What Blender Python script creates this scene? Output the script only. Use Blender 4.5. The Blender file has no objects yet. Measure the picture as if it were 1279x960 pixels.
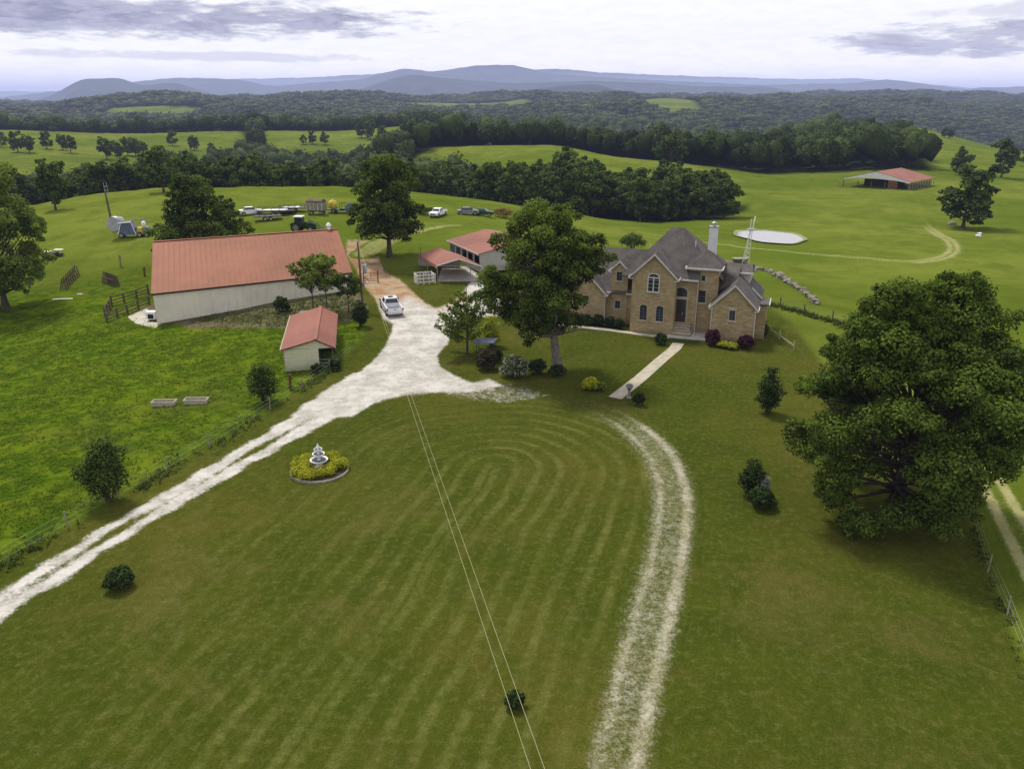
import bpy, bmesh, math, random
import numpy as np
from mathutils import Vector, Matrix
PI = math.pi
R = math.radians
SC = bpy.context.scene
COL = SC.collection
TH = R(19.8); CT, ST = math.cos(TH), math.sin(TH); CAMH = 25.0; FOC = 1000.0

# ------------------------------------------------------------------ terrain height
HU = np.array([-300, 0, 200, 400, 540, 680, 820, 960, 1100, 1279, 1600], float)
HY = [0, 60, 85, 110, 140, 170, 200, 240, 290, 350, 430, 520, 650, 750, 900, 1150, 1500, 2000, 2600, 3500, 5000, 9000, 60000]
HZ = [
 [0]*11,
 [-1.2, -.8, -.3, 0, 0, 0, 0, 0, 0, 0, 0],
 [-3, -2, -1.2, -.2, 0, 0, 0, 0, -.4, -1, -1.6],
 [-3, -2, -.9, .3, .1, 0, 0, -1.3, -2.2, -2.8, -3.5],
 [-2, 0, 1.5, 2.8, 2.2, .4, -1.8, -3.4, -3.9, -4.2, -4.8],
 [-1, 1.2, 3.3, 4, 3.2, 0, -3.8, -4.6, -4.9, -4.7, -5],
 [-5, -1, 3.5, 4, 2.4, -1.3, -5.2, -5.6, -5.7, -5.4, -5.6],
 [-14, -12, -6, -5, -6.5, -8, -8.5, -6.2, -6, -6.2, -6.5],
 [-20, -20, -15, -15, -13, -5.2, -5.2, -6.6, -5.8, -6.6, -7],
 [-20, -19, -18, -21, -13, 1.2, -1.4, -5, -3.9, -7.2, -9],
 [-11, -10, -14, -25, .6, 1.3, -9, -12, -4.3, -8, -10],
 [-6, -5.5, -10.8, -22, -22, -14, -20, -12, -3.3, -10, -14],
 [-4.5, -4.3, -9, -9.5, -7, -20, -32, -18, -3, -16, -22],
 [-5, -4.7, -8.6, -7, 1, -22, -35, -22, -1, -20, -28],
 [-20, -20, -24, -16, -4, -24, -35, -28, -16, -45, -55],
 [-30, -30, -30, -20, -24, -24, -32, -30, -45, -60, -65],
 [-20, -18, -14, -14, -22, -20, -13, -26, -26, -40, -50],
 [-12, -10, 6, 8, -7, 2, 4, -6, -5, -14, -20],
 [-14, -12, 2, 14, 10, 14, 6, 0, -4, -12, -16],
 [-20, -20, -10, -5, 0, 0, 4, 12, 33, 4, -20],
 [-40]*11, [-60]*11, [-200]*11]
HZ = np.array(HZ, float); HYa = np.array(HY, float)

def _pchip(x, y, xi):
    h = np.diff(x); d = np.diff(y) / h
    m = np.zeros_like(y); m[0] = d[0]; m[-1] = d[-1]
    w = d[:-1] * d[1:] > 0
    w1 = 2*h[1:] + h[:-1]; w2 = h[1:] + 2*h[:-1]
    with np.errstate(divide='ignore', invalid='ignore'):
        mm = (w1 + w2) / (w1/d[:-1] + w2/d[1:])
    m[1:-1] = np.where(w, mm, 0)
    k = np.clip(np.searchsorted(x, xi) - 1, 0, len(h) - 1)
    t = (xi - x[k]) / h[k]; hk = h[k]
    return ((2*t**3 - 3*t**2 + 1)*y[k] + (t**3 - 2*t**2 + t)*hk*m[k] + (-2*t**3 + 3*t**2)*y[k+1] + (t**3 - t**2)*hk*m[k+1])

_LY = np.linspace(0, math.log(1 + 60000/50.), 1400)          # dense table in log distance
_YY = 50*(np.exp(_LY) - 1)
_US = np.arange(-300, 1601, 10.)
_T1 = np.stack([_pchip(HYa, HZ[:, j], _YY) for j in range(len(HU))], 1)
_T2 = np.stack([_pchip(HU, _T1[i], _US) for i in range(len(_YY))], 0)

def ueq(X, Y):
    Y = np.maximum(Y, 12.)
    k = 1017 + 46*np.clip((Y - 200)/800., 0, 1)
    return 640 + k*X/Y

def hz(X, Y):
    X = np.asarray(X, float); Y = np.asarray(Y, float)
    u = np.clip(ueq(X, Y), -299.9, 1599.9); yy = np.clip(Y, 0, 59990)
    a = np.log(1 + yy/50.)/_LY[1]; b = (u + 300)/10.
    i = np.clip(a.astype(int), 0, len(_LY) - 2); j = np.clip(b.astype(int), 0, len(_US) - 2)
    fa = a - i; fb = b - j
    z = (_T2[i, j]*(1-fa)*(1-fb) + _T2[i+1, j]*fa*(1-fb) + _T2[i, j+1]*(1-fa)*fb + _T2[i+1, j+1]*fa*fb)
    # broken ground: small in the yard, bigger away from it
    amp = .02 + .10*np.clip((Y - 95)/60, 0, 1) + .12*np.clip((-X - 20 - .2*Y)/15, 0, 1)*np.clip(Y/40, 0, 1)
    n = np.sin(X*.31 + 1.3*np.sin(Y*.17)) * np.sin(Y*.27 + 1.1*np.sin(X*.21)) + .5*np.sin(X*.83 + Y*.37)*np.sin(Y*.71 - X*.29)
    big = np.clip((Y - 380)/900., 0, 1)*(9 + 9*np.clip((Y-1300)/900., 0, 1))*(np.sin(X*.0071 + 1.7*np.sin(Y*.0039))*np.sin(Y*.0083 + X*.003) + .4*np.sin(X*.021)*np.sin(Y*.019))*np.clip(6 - Y/1000., 0, 1)
    big = big*(1 - .92*np.exp(-((u-570)/130.)**2 - ((Y-2150)/480.)**2))
    z = z + amp*n + big
    # pond basin
    rho = np.sqrt(((X - 59.5)/9.2)**2 + ((Y - 183.5)/13.)**2)
    w = 1 - np.clip((rho - 1.05)/.9, 0, 1); w = w*w*(3-2*w)
    return z*(1-w) + w*(-5.35 + .5*np.clip(rho-1.0, -.5, .6))

def g(u, v, zoff=0.0):
    """point on the ground under a picture position"""
    a = (u-640)/FOC; b = (480-v)/FOC
    d = np.array([a, CT + b*ST, -ST + b*CT])
    t = np.concatenate([np.arange(10, 500, .4), np.arange(500, 6000, 4)])
    X = a*t; Y = d[1]*t; Z = CAMH + d[2]*t
    f = Z - hz(X, Y) - zoff
    k = np.argmax(f <= 0)
    if f[k] > 0: k = len(t) - 1
    lo, hi = t[max(k-1, 0)], t[k]
    for _ in range(25):
        m = .5*(lo+hi)
        if CAMH + d[2]*m - float(hz(a*m, d[1]*m)) - zoff > 0: lo = m
        else: hi = m
    return Vector((a*hi, d[1]*hi, CAMH + d[2]*hi - zoff))

def gxy(X, Y): return Vector((X, Y, float(hz(X, Y))))
def gY(u, Y):
    """ground point at forward distance Y in picture column u"""
    X = (u-640)/FOC*Y
    for _ in range(6):
        z = float(hz(X, Y)); X = (u-640)/FOC*(Y*CT - (z-CAMH)*ST)
    return gxy(X, Y)
def pxpt(X, Y, Z):
    d = Y*CT - (Z-CAMH)*ST; up = Y*ST + (Z-CAMH)*CT
    return 640 + FOC*X/d, 480 - FOC*up/d
def mpp(p):
    """metres per picture pixel at a point"""
    return (p.y*CT - (p.z-CAMH)*ST)/FOC

# ------------------------------------------------------------------ node helpers
class NT:
    def __init__(s, tree): s.t = tree; s.N = tree.nodes; s.L = tree.links
    def n(s, typ, **kw):
        x = s.N.new(typ)
        for k, v in kw.items(): setattr(x, k, v)
        return x
    def put(s, sock, v):
        if isinstance(v, bpy.types.NodeSocket): s.L.new(v, sock)
        elif v is not None:
            try: sock.default_value = v
            except TypeError: sock.default_value = (v, v, v)
            except ValueError: sock.default_value = tuple(v) + (1,)
    def math(s, op, a, b=None, c=None, clamp=False):
        x = s.n('ShaderNodeMath', operation=op, use_clamp=clamp)
        s.put(x.inputs[0], a); s.put(x.inputs[1], b); s.put(x.inputs[2], c); return x.outputs[0]
    def vm(s, op, a, b=None):
        x = s.n('ShaderNodeVectorMath', operation=op); s.put(x.inputs[0], a); s.put(x.inputs[1], b)
        return x.outputs[1] if op in ('LENGTH', 'DOT_PRODUCT', 'DISTANCE') else x.outputs[0]
    def noise(s, vec, scale, detail=3, rough=.55, dist=0):
        x = s.n('ShaderNodeTexNoise'); s.put(x.inputs['Vector'], vec)
        x.inputs['Scale'].default_value = scale; x.inputs['Detail'].default_value = detail
        x.inputs['Roughness'].default_value = rough; x.inputs['Distortion'].default_value = dist
        return x.outputs['Fac']
    def ramp(s, f, a, b, lo=0., hi=1., smooth=True):
        x = s.n('ShaderNodeMapRange'); x.interpolation_type = 'SMOOTHSTEP' if smooth else 'LINEAR'
        s.put(x.inputs[0], f); s.put(x.inputs[1], a); s.put(x.inputs[2], b); s.put(x.inputs[3], lo); s.put(x.inputs[4], hi)
        return x.outputs[0]
    def mix(s, f, a, b, mode='MIX'):
        x = s.n('ShaderNodeMix', data_type='RGBA', blend_type=mode); s.put(x.inputs[0], f)
        s.put(x.inputs[6], c4(a)); s.put(x.inputs[7], c4(b)); return x.outputs[2]
    def bump(s, h, strength=.3, dist=.1):
        x = s.n('ShaderNodeBump'); x.inputs['Strength'].default_value = strength; x.inputs['Distance'].default_value = dist
        s.put(x.inputs['Height'], h); return x.outputs[0]
    def scalev(s, v, sc): return s.vm('MULTIPLY', v, sc)
def c4(c):
    if isinstance(c, (tuple, list)) and len(c) == 3: return tuple(c) + (1,)
    return c
def newmat(name):
    m = bpy.data.materials.new(name); m.use_nodes = True
    nt = NT(m.node_tree); nt.N.clear()
    out = nt.n('ShaderNodeOutputMaterial'); p = nt.n('ShaderNodeBsdfPrincipled'); nt.L.new(p.outputs[0], out.inputs[0])
    nt.p = p; nt.out = out
    return m, nt
def pmat(name, col, rough=.7, metal=0, var=.18, scale=1.5, spec=.3, bump=0, stain=None, bscale=None):
    """painted / natural surface with noise variation"""
    m, nt = newmat(name)
    tc = nt.n('ShaderNodeTexCoord').outputs['Object']
    a = nt.noise(tc, scale, 5, .65); b = nt.noise(tc, scale*7, 3, .6)
    f = nt.math('ADD', nt.math('MULTIPLY', a, .7), nt.math('MULTIPLY', b, .3))
    lo = tuple(x*(1-var) for x in col); hi = tuple(min(1, x*(1+var)) for x in col)
    c = nt.mix(nt.ramp(f, .35, .65), lo, hi)
    if stain: c = nt.mix(nt.ramp(nt.noise(tc, scale*.6, 6, .7), .52, .72, 0, stain[1]), c, stain[0])
    nt.put(nt.p.inputs['Base Color'], c); nt.p.inputs['Roughness'].default_value = rough
    nt.p.inputs['Metallic'].default_value = metal; nt.p.inputs['Specular IOR Level'].default_value = spec
    if bump: nt.put(nt.p.inputs['Normal'], nt.bump(nt.noise(tc, bscale or scale*7, 4), bump, .05))
    return m

# ------------------------------------------------------------------ mesh helpers
class MB:
    def __init__(s): s.v = []; s.f = []; s.mi = []; s.cur = 0
    def add(s, vs, fs):
        o = len(s.v); s.v += [tuple(x) for x in vs]; s.f += [tuple(i+o for i in f) for f in fs]; s.mi += [s.cur]*len(fs); return s
    def box(s, x0, x1, y0, y1, z0, z1):
        vs = [(x, y, z) for z in (z0, z1) for y in (y0, y1) for x in (x0, x1)]
        return s.add(vs, [(0,2,3,1), (4,5,7,6), (0,1,5,4), (2,6,7,3), (0,4,6,2), (1,3,7,5)])
    def bar(s, a, b, w=.1, h=None, up=(0,0,1)):
        a = Vector(a); b = Vector(b); h = h or w; d = (b-a).normalized()
        x = d.cross(Vector(up))
        if x.length < 1e-3: x = Vector((1,0,0))
        x.normalize(); y = x.cross(d); vs = []
        for p in (a, b):
            for sx, sy in ((-1,-1), (1,-1), (1,1), (-1,1)): vs.append(p + x*sx*w/2 + y*sy*h/2)
        return s.add(vs, [(3,2,1,0), (4,5,6,7), (0,1,5,4), (1,2,6,5), (2,3,7,6), (3,0,4,7)])
    def tube(s, pts, rad, seg=8, cap=True):
        pts = [Vector(p) for p in pts]; n = len(pts)
        if not isinstance(rad, (list, tuple)): rad = [rad]*n
        vs = []; ref = Vector((.13, .29, .95))
        for i, p in enumerate(pts):
            d = (pts[min(i+1, n-1)] - pts[max(i-1, 0)]).normalized()
            x = d.cross(ref if abs(d.dot(ref)) < .9 else Vector((1, 0, 0))).normalized(); y = d.cross(x)
            for k in range(seg):
                t = 2*PI*k/seg; vs.append(p + (x*math.cos(t) + y*math.sin(t))*rad[i])
        fs = [(i*seg+k, i*seg+(k+1) % seg, (i+1)*seg+(k+1) % seg, (i+1)*seg+k) for i in range(n-1) for k in range(seg)]
        if cap: fs += [tuple(range(seg))[::-1], tuple((n-1)*seg+k for k in range(seg))]
        return s.add(vs, fs)
    def lathe(s, prof, c=(0,0,0), seg=20):
        vs = []
        for r, z in prof:
            for k in range(seg):
                t = 2*PI*k/seg; vs.append((c[0]+r*math.cos(t), c[1]+r*math.sin(t), c[2]+z))
        n = len(prof)
        fs = [(i*seg+k, i*seg+(k+1) % seg, (i+1)*seg+(k+1) % seg, (i+1)*seg+k) for i in range(n-1) for k in range(seg)]
        fs += [tuple(range(seg))[::-1], tuple((n-1)*seg+k for k in range(seg))]
        return s.add(vs, fs)
    def cyl(s, a, b, r, seg=16): return s.tube([a, b], r, seg)
    def poly(s, pts, off):
        """polygon extruded by the vector off"""
        n = len(pts); o = Vector(off); P = [Vector(p) for p in pts]
        return s.add(P + [p+o for p in P], [tuple(range(n))[::-1], tuple(range(n, 2*n))] + [(i, (i+1) % n, n+(i+1) % n, n+i) for i in range(n)])
    def quad(s, *pts): return s.add(pts, [tuple(range(len(pts)))])
    def build(s, name, mat, parent=None, smooth=False, bevel=0, fix=True):
        me = bpy.data.meshes.new(name); me.from_pydata(s.v, [], s.f)
        for m in (mat if isinstance(mat, (list, tuple)) else [mat]): me.materials.append(m)
        if any(s.mi): me.polygons.foreach_set('material_index', s.mi)
        if fix:
            bm = bmesh.new(); bm.from_mesh(me); bmesh.ops.recalc_face_normals(bm, faces=bm.faces)
            if bevel: bmesh.ops.bevel(bm, geom=list(bm.edges), offset=bevel, segments=2, affect='EDGES', profile=.6)
            bm.to_mesh(me); bm.free()
        if smooth: me.shade_smooth()
        o = bpy.data.objects.new(name, me); COL.objects.link(o)
        if parent is not None: o.parent = parent
        return o

def npmesh(name, V, F, mats, cols=None, smooth=False, parent=None, mi=None):
    """V (n,3), F (m,k) arrays (or list of such arrays) -> object; cols (n,3) point colour 'Col'"""
    Fs = F if isinstance(F, list) else [F]
    me = bpy.data.meshes.new(name)
    me.vertices.add(len(V)); me.vertices.foreach_set('co', np.ascontiguousarray(V, dtype=np.float32).ravel())
    loops = np.concatenate([f.ravel() for f in Fs]).astype(np.int32)
    tot = np.concatenate([np.full(len(f), f.shape[1]) for f in Fs]).astype(np.int32)
    st = np.concatenate([[0], np.cumsum(tot)[:-1]]).astype(np.int32)
    me.loops.add(len(loops)); me.loops.foreach_set('vertex_index', loops)
    me.polygons.add(len(tot)); me.polygons.foreach_set('loop_start', st); me.polygons.foreach_set('loop_total', tot)
    if mi is not None: me.polygons.foreach_set('material_index', np.asarray(mi, dtype=np.int32))
    me.update(calc_edges=True)
    if cols is not None:
        for k, c in (cols.items() if isinstance(cols, dict) else {'Col': cols}.items()):
            at = me.color_attributes.new(k, 'FLOAT_COLOR', 'POINT')
            cc = np.ones((len(V), 4), np.float32); cc[:, :c.shape[1]] = c; at.data.foreach_set('color', cc.ravel())
    for m in (mats if isinstance(mats, (list, tuple)) else [mats]): me.materials.append(m)
    if smooth: me.shade_smooth()
    o = bpy.data.objects.new(name, me); COL.objects.link(o)
    if parent is not None: o.parent = parent
    return o

def tag(o, label=None, cat=None, group=None, kind=None):
    if label: o['label'] = label
    if cat: o['category'] = cat
    if group: o['group'] = group
    if kind: o['kind'] = kind
    return o
def thing(name, label, cat, loc=(0,0,0), rz=0, group=None):
    o = bpy.data.objects.new(name, None); COL.objects.link(o); o.location = loc; o.rotation_euler = (0, 0, rz)
    o.empty_display_size = .3
    return tag(o, label, cat, group)
def kids(o): return [c for c in SC.objects if c.parent == o]
def dup(o, loc, rz=0, label=None, scale=None, parent=None):
    c = o.copy(); COL.objects.link(c)
    if parent is None:
        c.location = loc; c.rotation_euler = (0, 0, rz)
        if label: c['label'] = label
        if scale: c.scale = (scale,)*3
    else: c.parent = parent
    for ch in kids(o):
        dup(ch, None, parent=c)
    return c

# ------------------------------------------------------------------ masks
def sdf(U, V, poly):
    """signed distance (positive inside) to a polygon"""
    P = np.array(poly, float); n = len(P)
    d = np.full(U.shape, 1e18); ins = np.zeros(U.shape, bool)
    for i in range(n):
        ax, ay = P[i]; bx, by = P[(i+1) % n]
        ex, ey = bx-ax, by-ay
        t = np.clip(((U-ax)*ex + (V-ay)*ey)/(ex*ex+ey*ey+1e-9), 0, 1)
        d = np.minimum(d, (U-ax-t*ex)**2 + (V-ay-t*ey)**2)
        c = ((ay > V) != (by > V)) & (U < (bx-ax)*(V-ay)/((by-ay) if by != ay else 1e-9) + ax)
        ins ^= c
    d = np.sqrt(d); return np.where(ins, d, -d)
def line_sd(X, Y, pts):
    """distance to a polyline with per-point half width pts=(x,y,w): returns (distance, signed side distance, local width)"""
    best = np.full(X.shape, 1e18); side = np.zeros(X.shape); wid = np.ones(X.shape)
    for (ax, ay, aw), (bx, by, bw) in zip(pts[:-1], pts[1:]):
        ex, ey = bx-ax, by-ay; L2 = ex*ex+ey*ey+1e-9
        t = np.clip(((X-ax)*ex + (Y-ay)*ey)/L2, 0, 1)
        dx, dy = X-ax-t*ex, Y-ay-t*ey; d = np.sqrt(dx*dx+dy*dy)
        m = d < best; best = np.where(m, d, best)
        side = np.where(m, np.sign(ex*dy - ey*dx)*d, side); wid = np.where(m, aw + t*(bw-aw), wid)
    return best, side, wid
def sst(x, a, b):
    t = np.clip((x-a)/(b-a), 0, 1); return t*t*(3-2*t)
def spline(pts, n=8):
    """catmull-rom through points of any dimension"""
    P = [np.array(p, float) for p in pts]; P = [2*P[0]-P[1]] + P + [2*P[-1]-P[-2]]; out = []
    for i in range(1, len(P)-2):
        for k in range(n):
            t = k/n; a, b, c, d = P[i-1:i+3]
            out.append(.5*((2*b) + (c-a)*t + (2*a-5*b+4*c-d)*t*t + (3*b-a-3*c+d)*t**3))
    out.append(P[-2]); return out
# ================================================================== GROUND
FIELD = {   # open land, in (column, distance) plan coordinates
 'near': [(-400,-50),(-400,205),(0,210),(200,224),(300,228),(560,226),(660,214),(760,212),(900,218),(935,238),(950,338),(1060,341),(1160,345),(1180,500),(1700,500),(1700,-50)],
 'a': [(-400,335),(130,345),(190,400),(260,420),(312,600),(300,745),(0,772),(-400,780)],
 'b': [(330,560),(400,540),(480,560),(560,600),(600,640),(600,830),(400,775),(330,745)],
 'c': [(505,392),(560,332),(620,286),(700,276),(860,262),(945,250),(965,338),(900,350),(830,370),(700,442),(600,436),(540,420)],
 'r': [(1160,342),(1700,330),(1700,1250),(1279,1250),(1100,1150),(1045,900),(1050,560),(1100,480),(1150,420)],
 'd': [(440,2300),(570,1930),(650,1900),(690,2050),(640,2500),(480,2500)],
 'f': [(645,2420),(745,2380),(750,2620),(650,2660)], 'g': [(120,1700),(230,1650),(260,1800),(140,1850)],
 'h': [(980,1500),(1050,1430),(1075,1560),(1000,1600)],
 'e': [(795,2150),(812,1600),(840,1480),(885,1650),(865,2000),(830,2150)]}
def openland(X, Y):
    u = ueq(X, Y); best = np.full(np.shape(X), -1e9)
    sc = np.clip(Y, 60, 3000)/FOC
    for k, p in FIELD.items():
        P = [(a, b) for a, b in p]
        # distances measured in roughly world metres: scale columns to metres locally
        s = sdf(u, Y*1.0, P)
        best = np.maximum(best, s)
    return best
PASTL = [(-300,860),(0,706),(86,658),(150,622),(210,588),(262,558),(338,511),(413,462),(450,425),(462,405),(445,380),(430,300),(640,262),(640,150),(-300,150)]
PASTR = [(945,372),(985,402),(1015,440),(1100,560),(1203,628),(1235,720),(1279,835),(1400,1200),(1900,300),(1279,250),(945,250)]
BARE_DIRT = [   # bare-earth patches (picture polygons, softness px, strength)
 ([(222,404),(262,390),(330,380),(420,362),(452,368),(462,385),(440,402),(400,408),(330,410),(235,410)], 3, 1.),
 ([(168,388),(200,372),(205,404),(190,408),(160,396)], 2, .7)]
def zones(X, Y, Z):
    d = np.maximum(Y*CT - (Z-CAMH)*ST, 1.0)
    U = 640 + FOC*X/d; V = 480 - FOC*(Y*ST + (Z-CAMH)*CT)/d
    near = (Y > 8) & (Y < 130)
    rough = np.where(near, sst(sdf(U, V, PASTL), -5, 7), 0)
    rough = np.where((Y <= 8) & (X < -14), 1, rough)
    field = np.maximum(np.where(near, .85*sst(sdf(U, V, PASTR), -4, 8), 0), sst(Y, 108, 128))
    rough = np.where(Y > 105, rough*np.clip(1-(Y-105)/60, .25, 1), rough)
    woods = 1 - sst(openland(X, Y), -6, 6)
    dirt = np.zeros(np.shape(X))
    for p, w, s in BARE_DIRT: dirt = np.maximum(dirt, np.where(near, s*sst(sdf(U, V, p), -w, w), 0))
    return np.stack([rough, field, woods, dirt], -1)

def grass_color(nt):
    """shared grass / pasture / woodland floor colour, all from world position and the zone attribute"""
    P = nt.n('ShaderNodeNewGeometry').outputs['Position']
    z = nt.n('ShaderNodeVertexColor', layer_name='zone')
    sep = nt.n('ShaderNodeSeparateColor'); nt.L.new(z.outputs['Color'], sep.inputs[0])
    rough, field, woods, dirt = sep.outputs[0], sep.outputs[1], sep.outputs[2], z.outputs['Alpha']
    big = nt.noise(P, .055, 4, .6); mid = nt.noise(P, .35, 4, .6, .4); fine = nt.noise(P, 2.2, 5, .7); vf = nt.noise(P, 11, 4, .75)
    # mown lawn
    dry = nt.ramp(big, .42, .66)
    lawn = nt.mix(dry, (.058, .076, .008), (.112, .104, .018))
    lawn = nt.mix(nt.ramp(mid, .38, .68, 0, .75), lawn, (.078, .096, .010))
    lawn = nt.mix(nt.ramp(nt.noise(P, .09, 5, .7, .6), .52, .66, 0, .6), lawn, (.128, .112, .030))
    lawn = nt.mix(nt.ramp(nt.noise(P, .8, 5, .7, .3), .46, .68, 0, .5), lawn, (.050, .074, .008))
    lawn = nt.mix(nt.math('MULTIPLY', nt.ramp(fine, .46, .72), .62), lawn, (.150, .148, .042))
    # mowing passes: rounded lanes about the run of the lawn
    A = (-1.2, 52., 0.); B = (-14., 8., 0.)
    wob = nt.n('ShaderNodeTexNoise'); nt.put(wob.inputs['Vector'], P); wob.inputs['Scale'].default_value = .09
    Pw = nt.vm('ADD', P, nt.vm('MULTIPLY', nt.vm('SUBTRACT', wob.outputs['Color'], (.5, .5, .5)), (2.0, 2.0, 0)))
    pa = nt.vm('MULTIPLY', nt.vm('SUBTRACT', Pw, A), (1, 1, 0)); ba = (B[0]-A[0], B[1]-A[1], 0.)
    h = nt.math('DIVIDE', nt.vm('DOT_PRODUCT', pa, ba), ba[0]**2 + ba[1]**2, clamp=True)
    sc = nt.n('ShaderNodeVectorMath', operation='SCALE'); sc.inputs[0].default_value = ba; nt.L.new(h, sc.inputs['Scale'])
    dd = nt.vm('LENGTH', nt.vm('SUBTRACT', pa, sc.outputs[0]))
    st = nt.math('SINE', nt.math('MULTIPLY', dd, 2*PI/1.45))
    st = nt.math('MULTIPLY', nt.ramp(st, -.1, 1.), nt.ramp(nt.noise(P, .45, 4, .65), .34, .62, .35, 1.))
    sx = nt.n('ShaderNodeSeparateXYZ'); nt.L.new(pa, sx.inputs[0])
    sidew = nt.math('SUBTRACT', sx.outputs[0], nt.math('MULTIPLY', sx.outputs[1], .29))      # + on the loop-drive side
    inl = nt.math('MULTIPLY', nt.math('MULTIPLY', nt.ramp(dd, 14.5, 11.0), nt.ramp(sidew, -9, 1, .5, 1.)), nt.ramp(nt.noise(P, .14, 4, .6), .40, .58, .40, .95))
    lawn = nt.mix(nt.math('MULTIPLY', nt.math('MULTIPLY', st, inl), nt.ramp(fine, .3, .7, .35, 1.)), lawn, (.160, .168, .044))
    # straw streaks lying along the mowing direction
    mp = nt.n('ShaderNodeMapping', vector_type='TEXTURE'); nt.put(mp.inputs[0], P); mp.inputs['Rotation'].default_value = (0, 0, R(73)); mp.inputs['Scale'].default_value = (2.6, .45, 1)
    stk = nt.noise(mp.outputs[0], 1.5, 4, .7)
    lawn = nt.mix(nt.ramp(stk, .52, .72, 0, .32), lawn, (.150, .145, .045))
    # rough grazed pasture
    cl = nt.noise(P, .85, 5, .65, .5)
    past = nt.mix(nt.ramp(cl, .38, .66), (.050, .098, .005), (.140, .190, .012))
    past = nt.mix(nt.ramp(nt.noise(P, .16, 4, .6), .50, .68, 0, .6), past, (.175, .220, .012))
    past = nt.mix(nt.ramp(big, .5, .7, 0, .6), past, (.100, .110, .026))
    # open fields
    f1 = nt.noise(P, .016, 6, .68); f2 = nt.noise(P, .12, 6, .72, .5)
    fld = nt.mix(nt.ramp(f1, .38, .64), (.118, .164, .016), (.198, .230, .036))
    fld = nt.mix(nt.ramp(f2, .42, .66, 0, .6), fld, (.090, .124, .012))
    fld = nt.mix(nt.ramp(fine, .5, .8, 0, .4), fld, (.20, .21, .06))
    c = nt.mix(rough, lawn, past); c = nt.mix(nt.math('MULTIPLY', field, nt.ramp(rough, 0, 1, 1, .55)), c, fld)
    c = nt.mix(woods, c, nt.mix(mid, (.020, .034, .010), (.038, .055, .014)))
    dc = nt.mix(nt.ramp(mid, .35, .65), (.12, .105, .055), (.20, .17, .10)); dc = nt.mix(nt.ramp(fine, .5, .7, 0, .6), dc, (.05, .06, .02))
    c = nt.mix(nt.ramp(nt.math('ADD', dirt, nt.math('MULTIPLY', nt.math('SUBTRACT', cl, .5), 1.2)), .35, .65), c, dc)
    # blade-scale break-up
    c = nt.mix(nt.ramp(nt.math('ADD', nt.math('MULTIPLY', vf, .6), nt.math('MULTIPLY', nt.noise(P, 34, 2, .6), .4)), .32, .66, .95, 0), c, nt.mix(1., c, (.46, .52, .40), 'MULTIPLY'))
    c = nt.mix(nt.ramp(nt.noise(P, 5.5, 4, .7), .52, .72, 0, .30), c, nt.mix(1., c, (1.45, 1.35, 1.5), 'MULTIPLY'))
    hgt = nt.math('ADD', nt.math('MULTIPLY', vf, .35), nt.math('ADD', nt.math('MULTIPLY', fine, .5), nt.math('MULTIPLY', cl, rough)))
    return c, hgt, P, big, mid, fine, vf

def m_ground():
    m, nt = newmat('grassland'); c, h, *_ = grass_color(nt)
    nt.put(nt.p.inputs['Base Color'], c); nt.p.inputs['Roughness'].default_value = 1.; nt.p.inputs['Specular IOR Level'].default_value = .0
    nt.put(nt.p.inputs['Normal'], nt.bump(h, .7, .16)); return m
def m_gravel(name, pale, dark, lo=.32, hi=.62, amp=1.1, fscale=1.):
    m, nt = newmat(name); c, h, P, big, mid, fine, vf = grass_color(nt)
    k = nt.n('ShaderNodeVertexColor', layer_name='mask'); sp = nt.n('ShaderNodeSeparateColor'); nt.L.new(k.outputs['Color'], sp.inputs[0])
    nz = nt.noise(P, 1.3*fscale, 6, .72, .6); nn = nt.noise(P, 5*fscale, 5, .75)
    mm = nt.math('ADD', sp.outputs[0], nt.math('MULTIPLY', nt.math('SUBTRACT', nt.math('ADD', nt.math('MULTIPLY', nz, .55), nt.math('MULTIPLY', nn, .45)), .5), amp))
    msk = nt.ramp(mm, lo, hi)
    gr = nt.mix(nt.ramp(nt.noise(P, .5, 5, .65), .35, .65), dark, pale)
    gr = nt.mix(nt.ramp(nt.noise(P, .9, 6, .7, .8), .48, .66, 0, .55), gr, nt.mix(.4, tuple(x*.7 for x in dark), (.20, .19, .08)))
    gr = nt.mix(nt.ramp(nn, .35, .7, 0, .55), gr, tuple(x*1.12 for x in pale))
    gr = nt.mix(nt.ramp(vf, .52, .72, 0, .35), gr, tuple(x*.55 for x in dark))
    gr = nt.mix(sp.outputs[1], gr, nt.mix(nt.ramp(mid, .4, .62), (.38, .29, .19), (.30, .175, .095)))
    nt.put(nt.p.inputs['Base Color'], nt.mix(msk, c, gr)); nt.p.inputs['Roughness'].default_value = .95; nt.p.inputs['Specular IOR Level'].default_value = .0
    nt.put(nt.p.inputs['Normal'], nt.bump(nt.math('ADD', h, nt.math('MULTIPLY', nn, .4)), .5, .08)); return m

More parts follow.
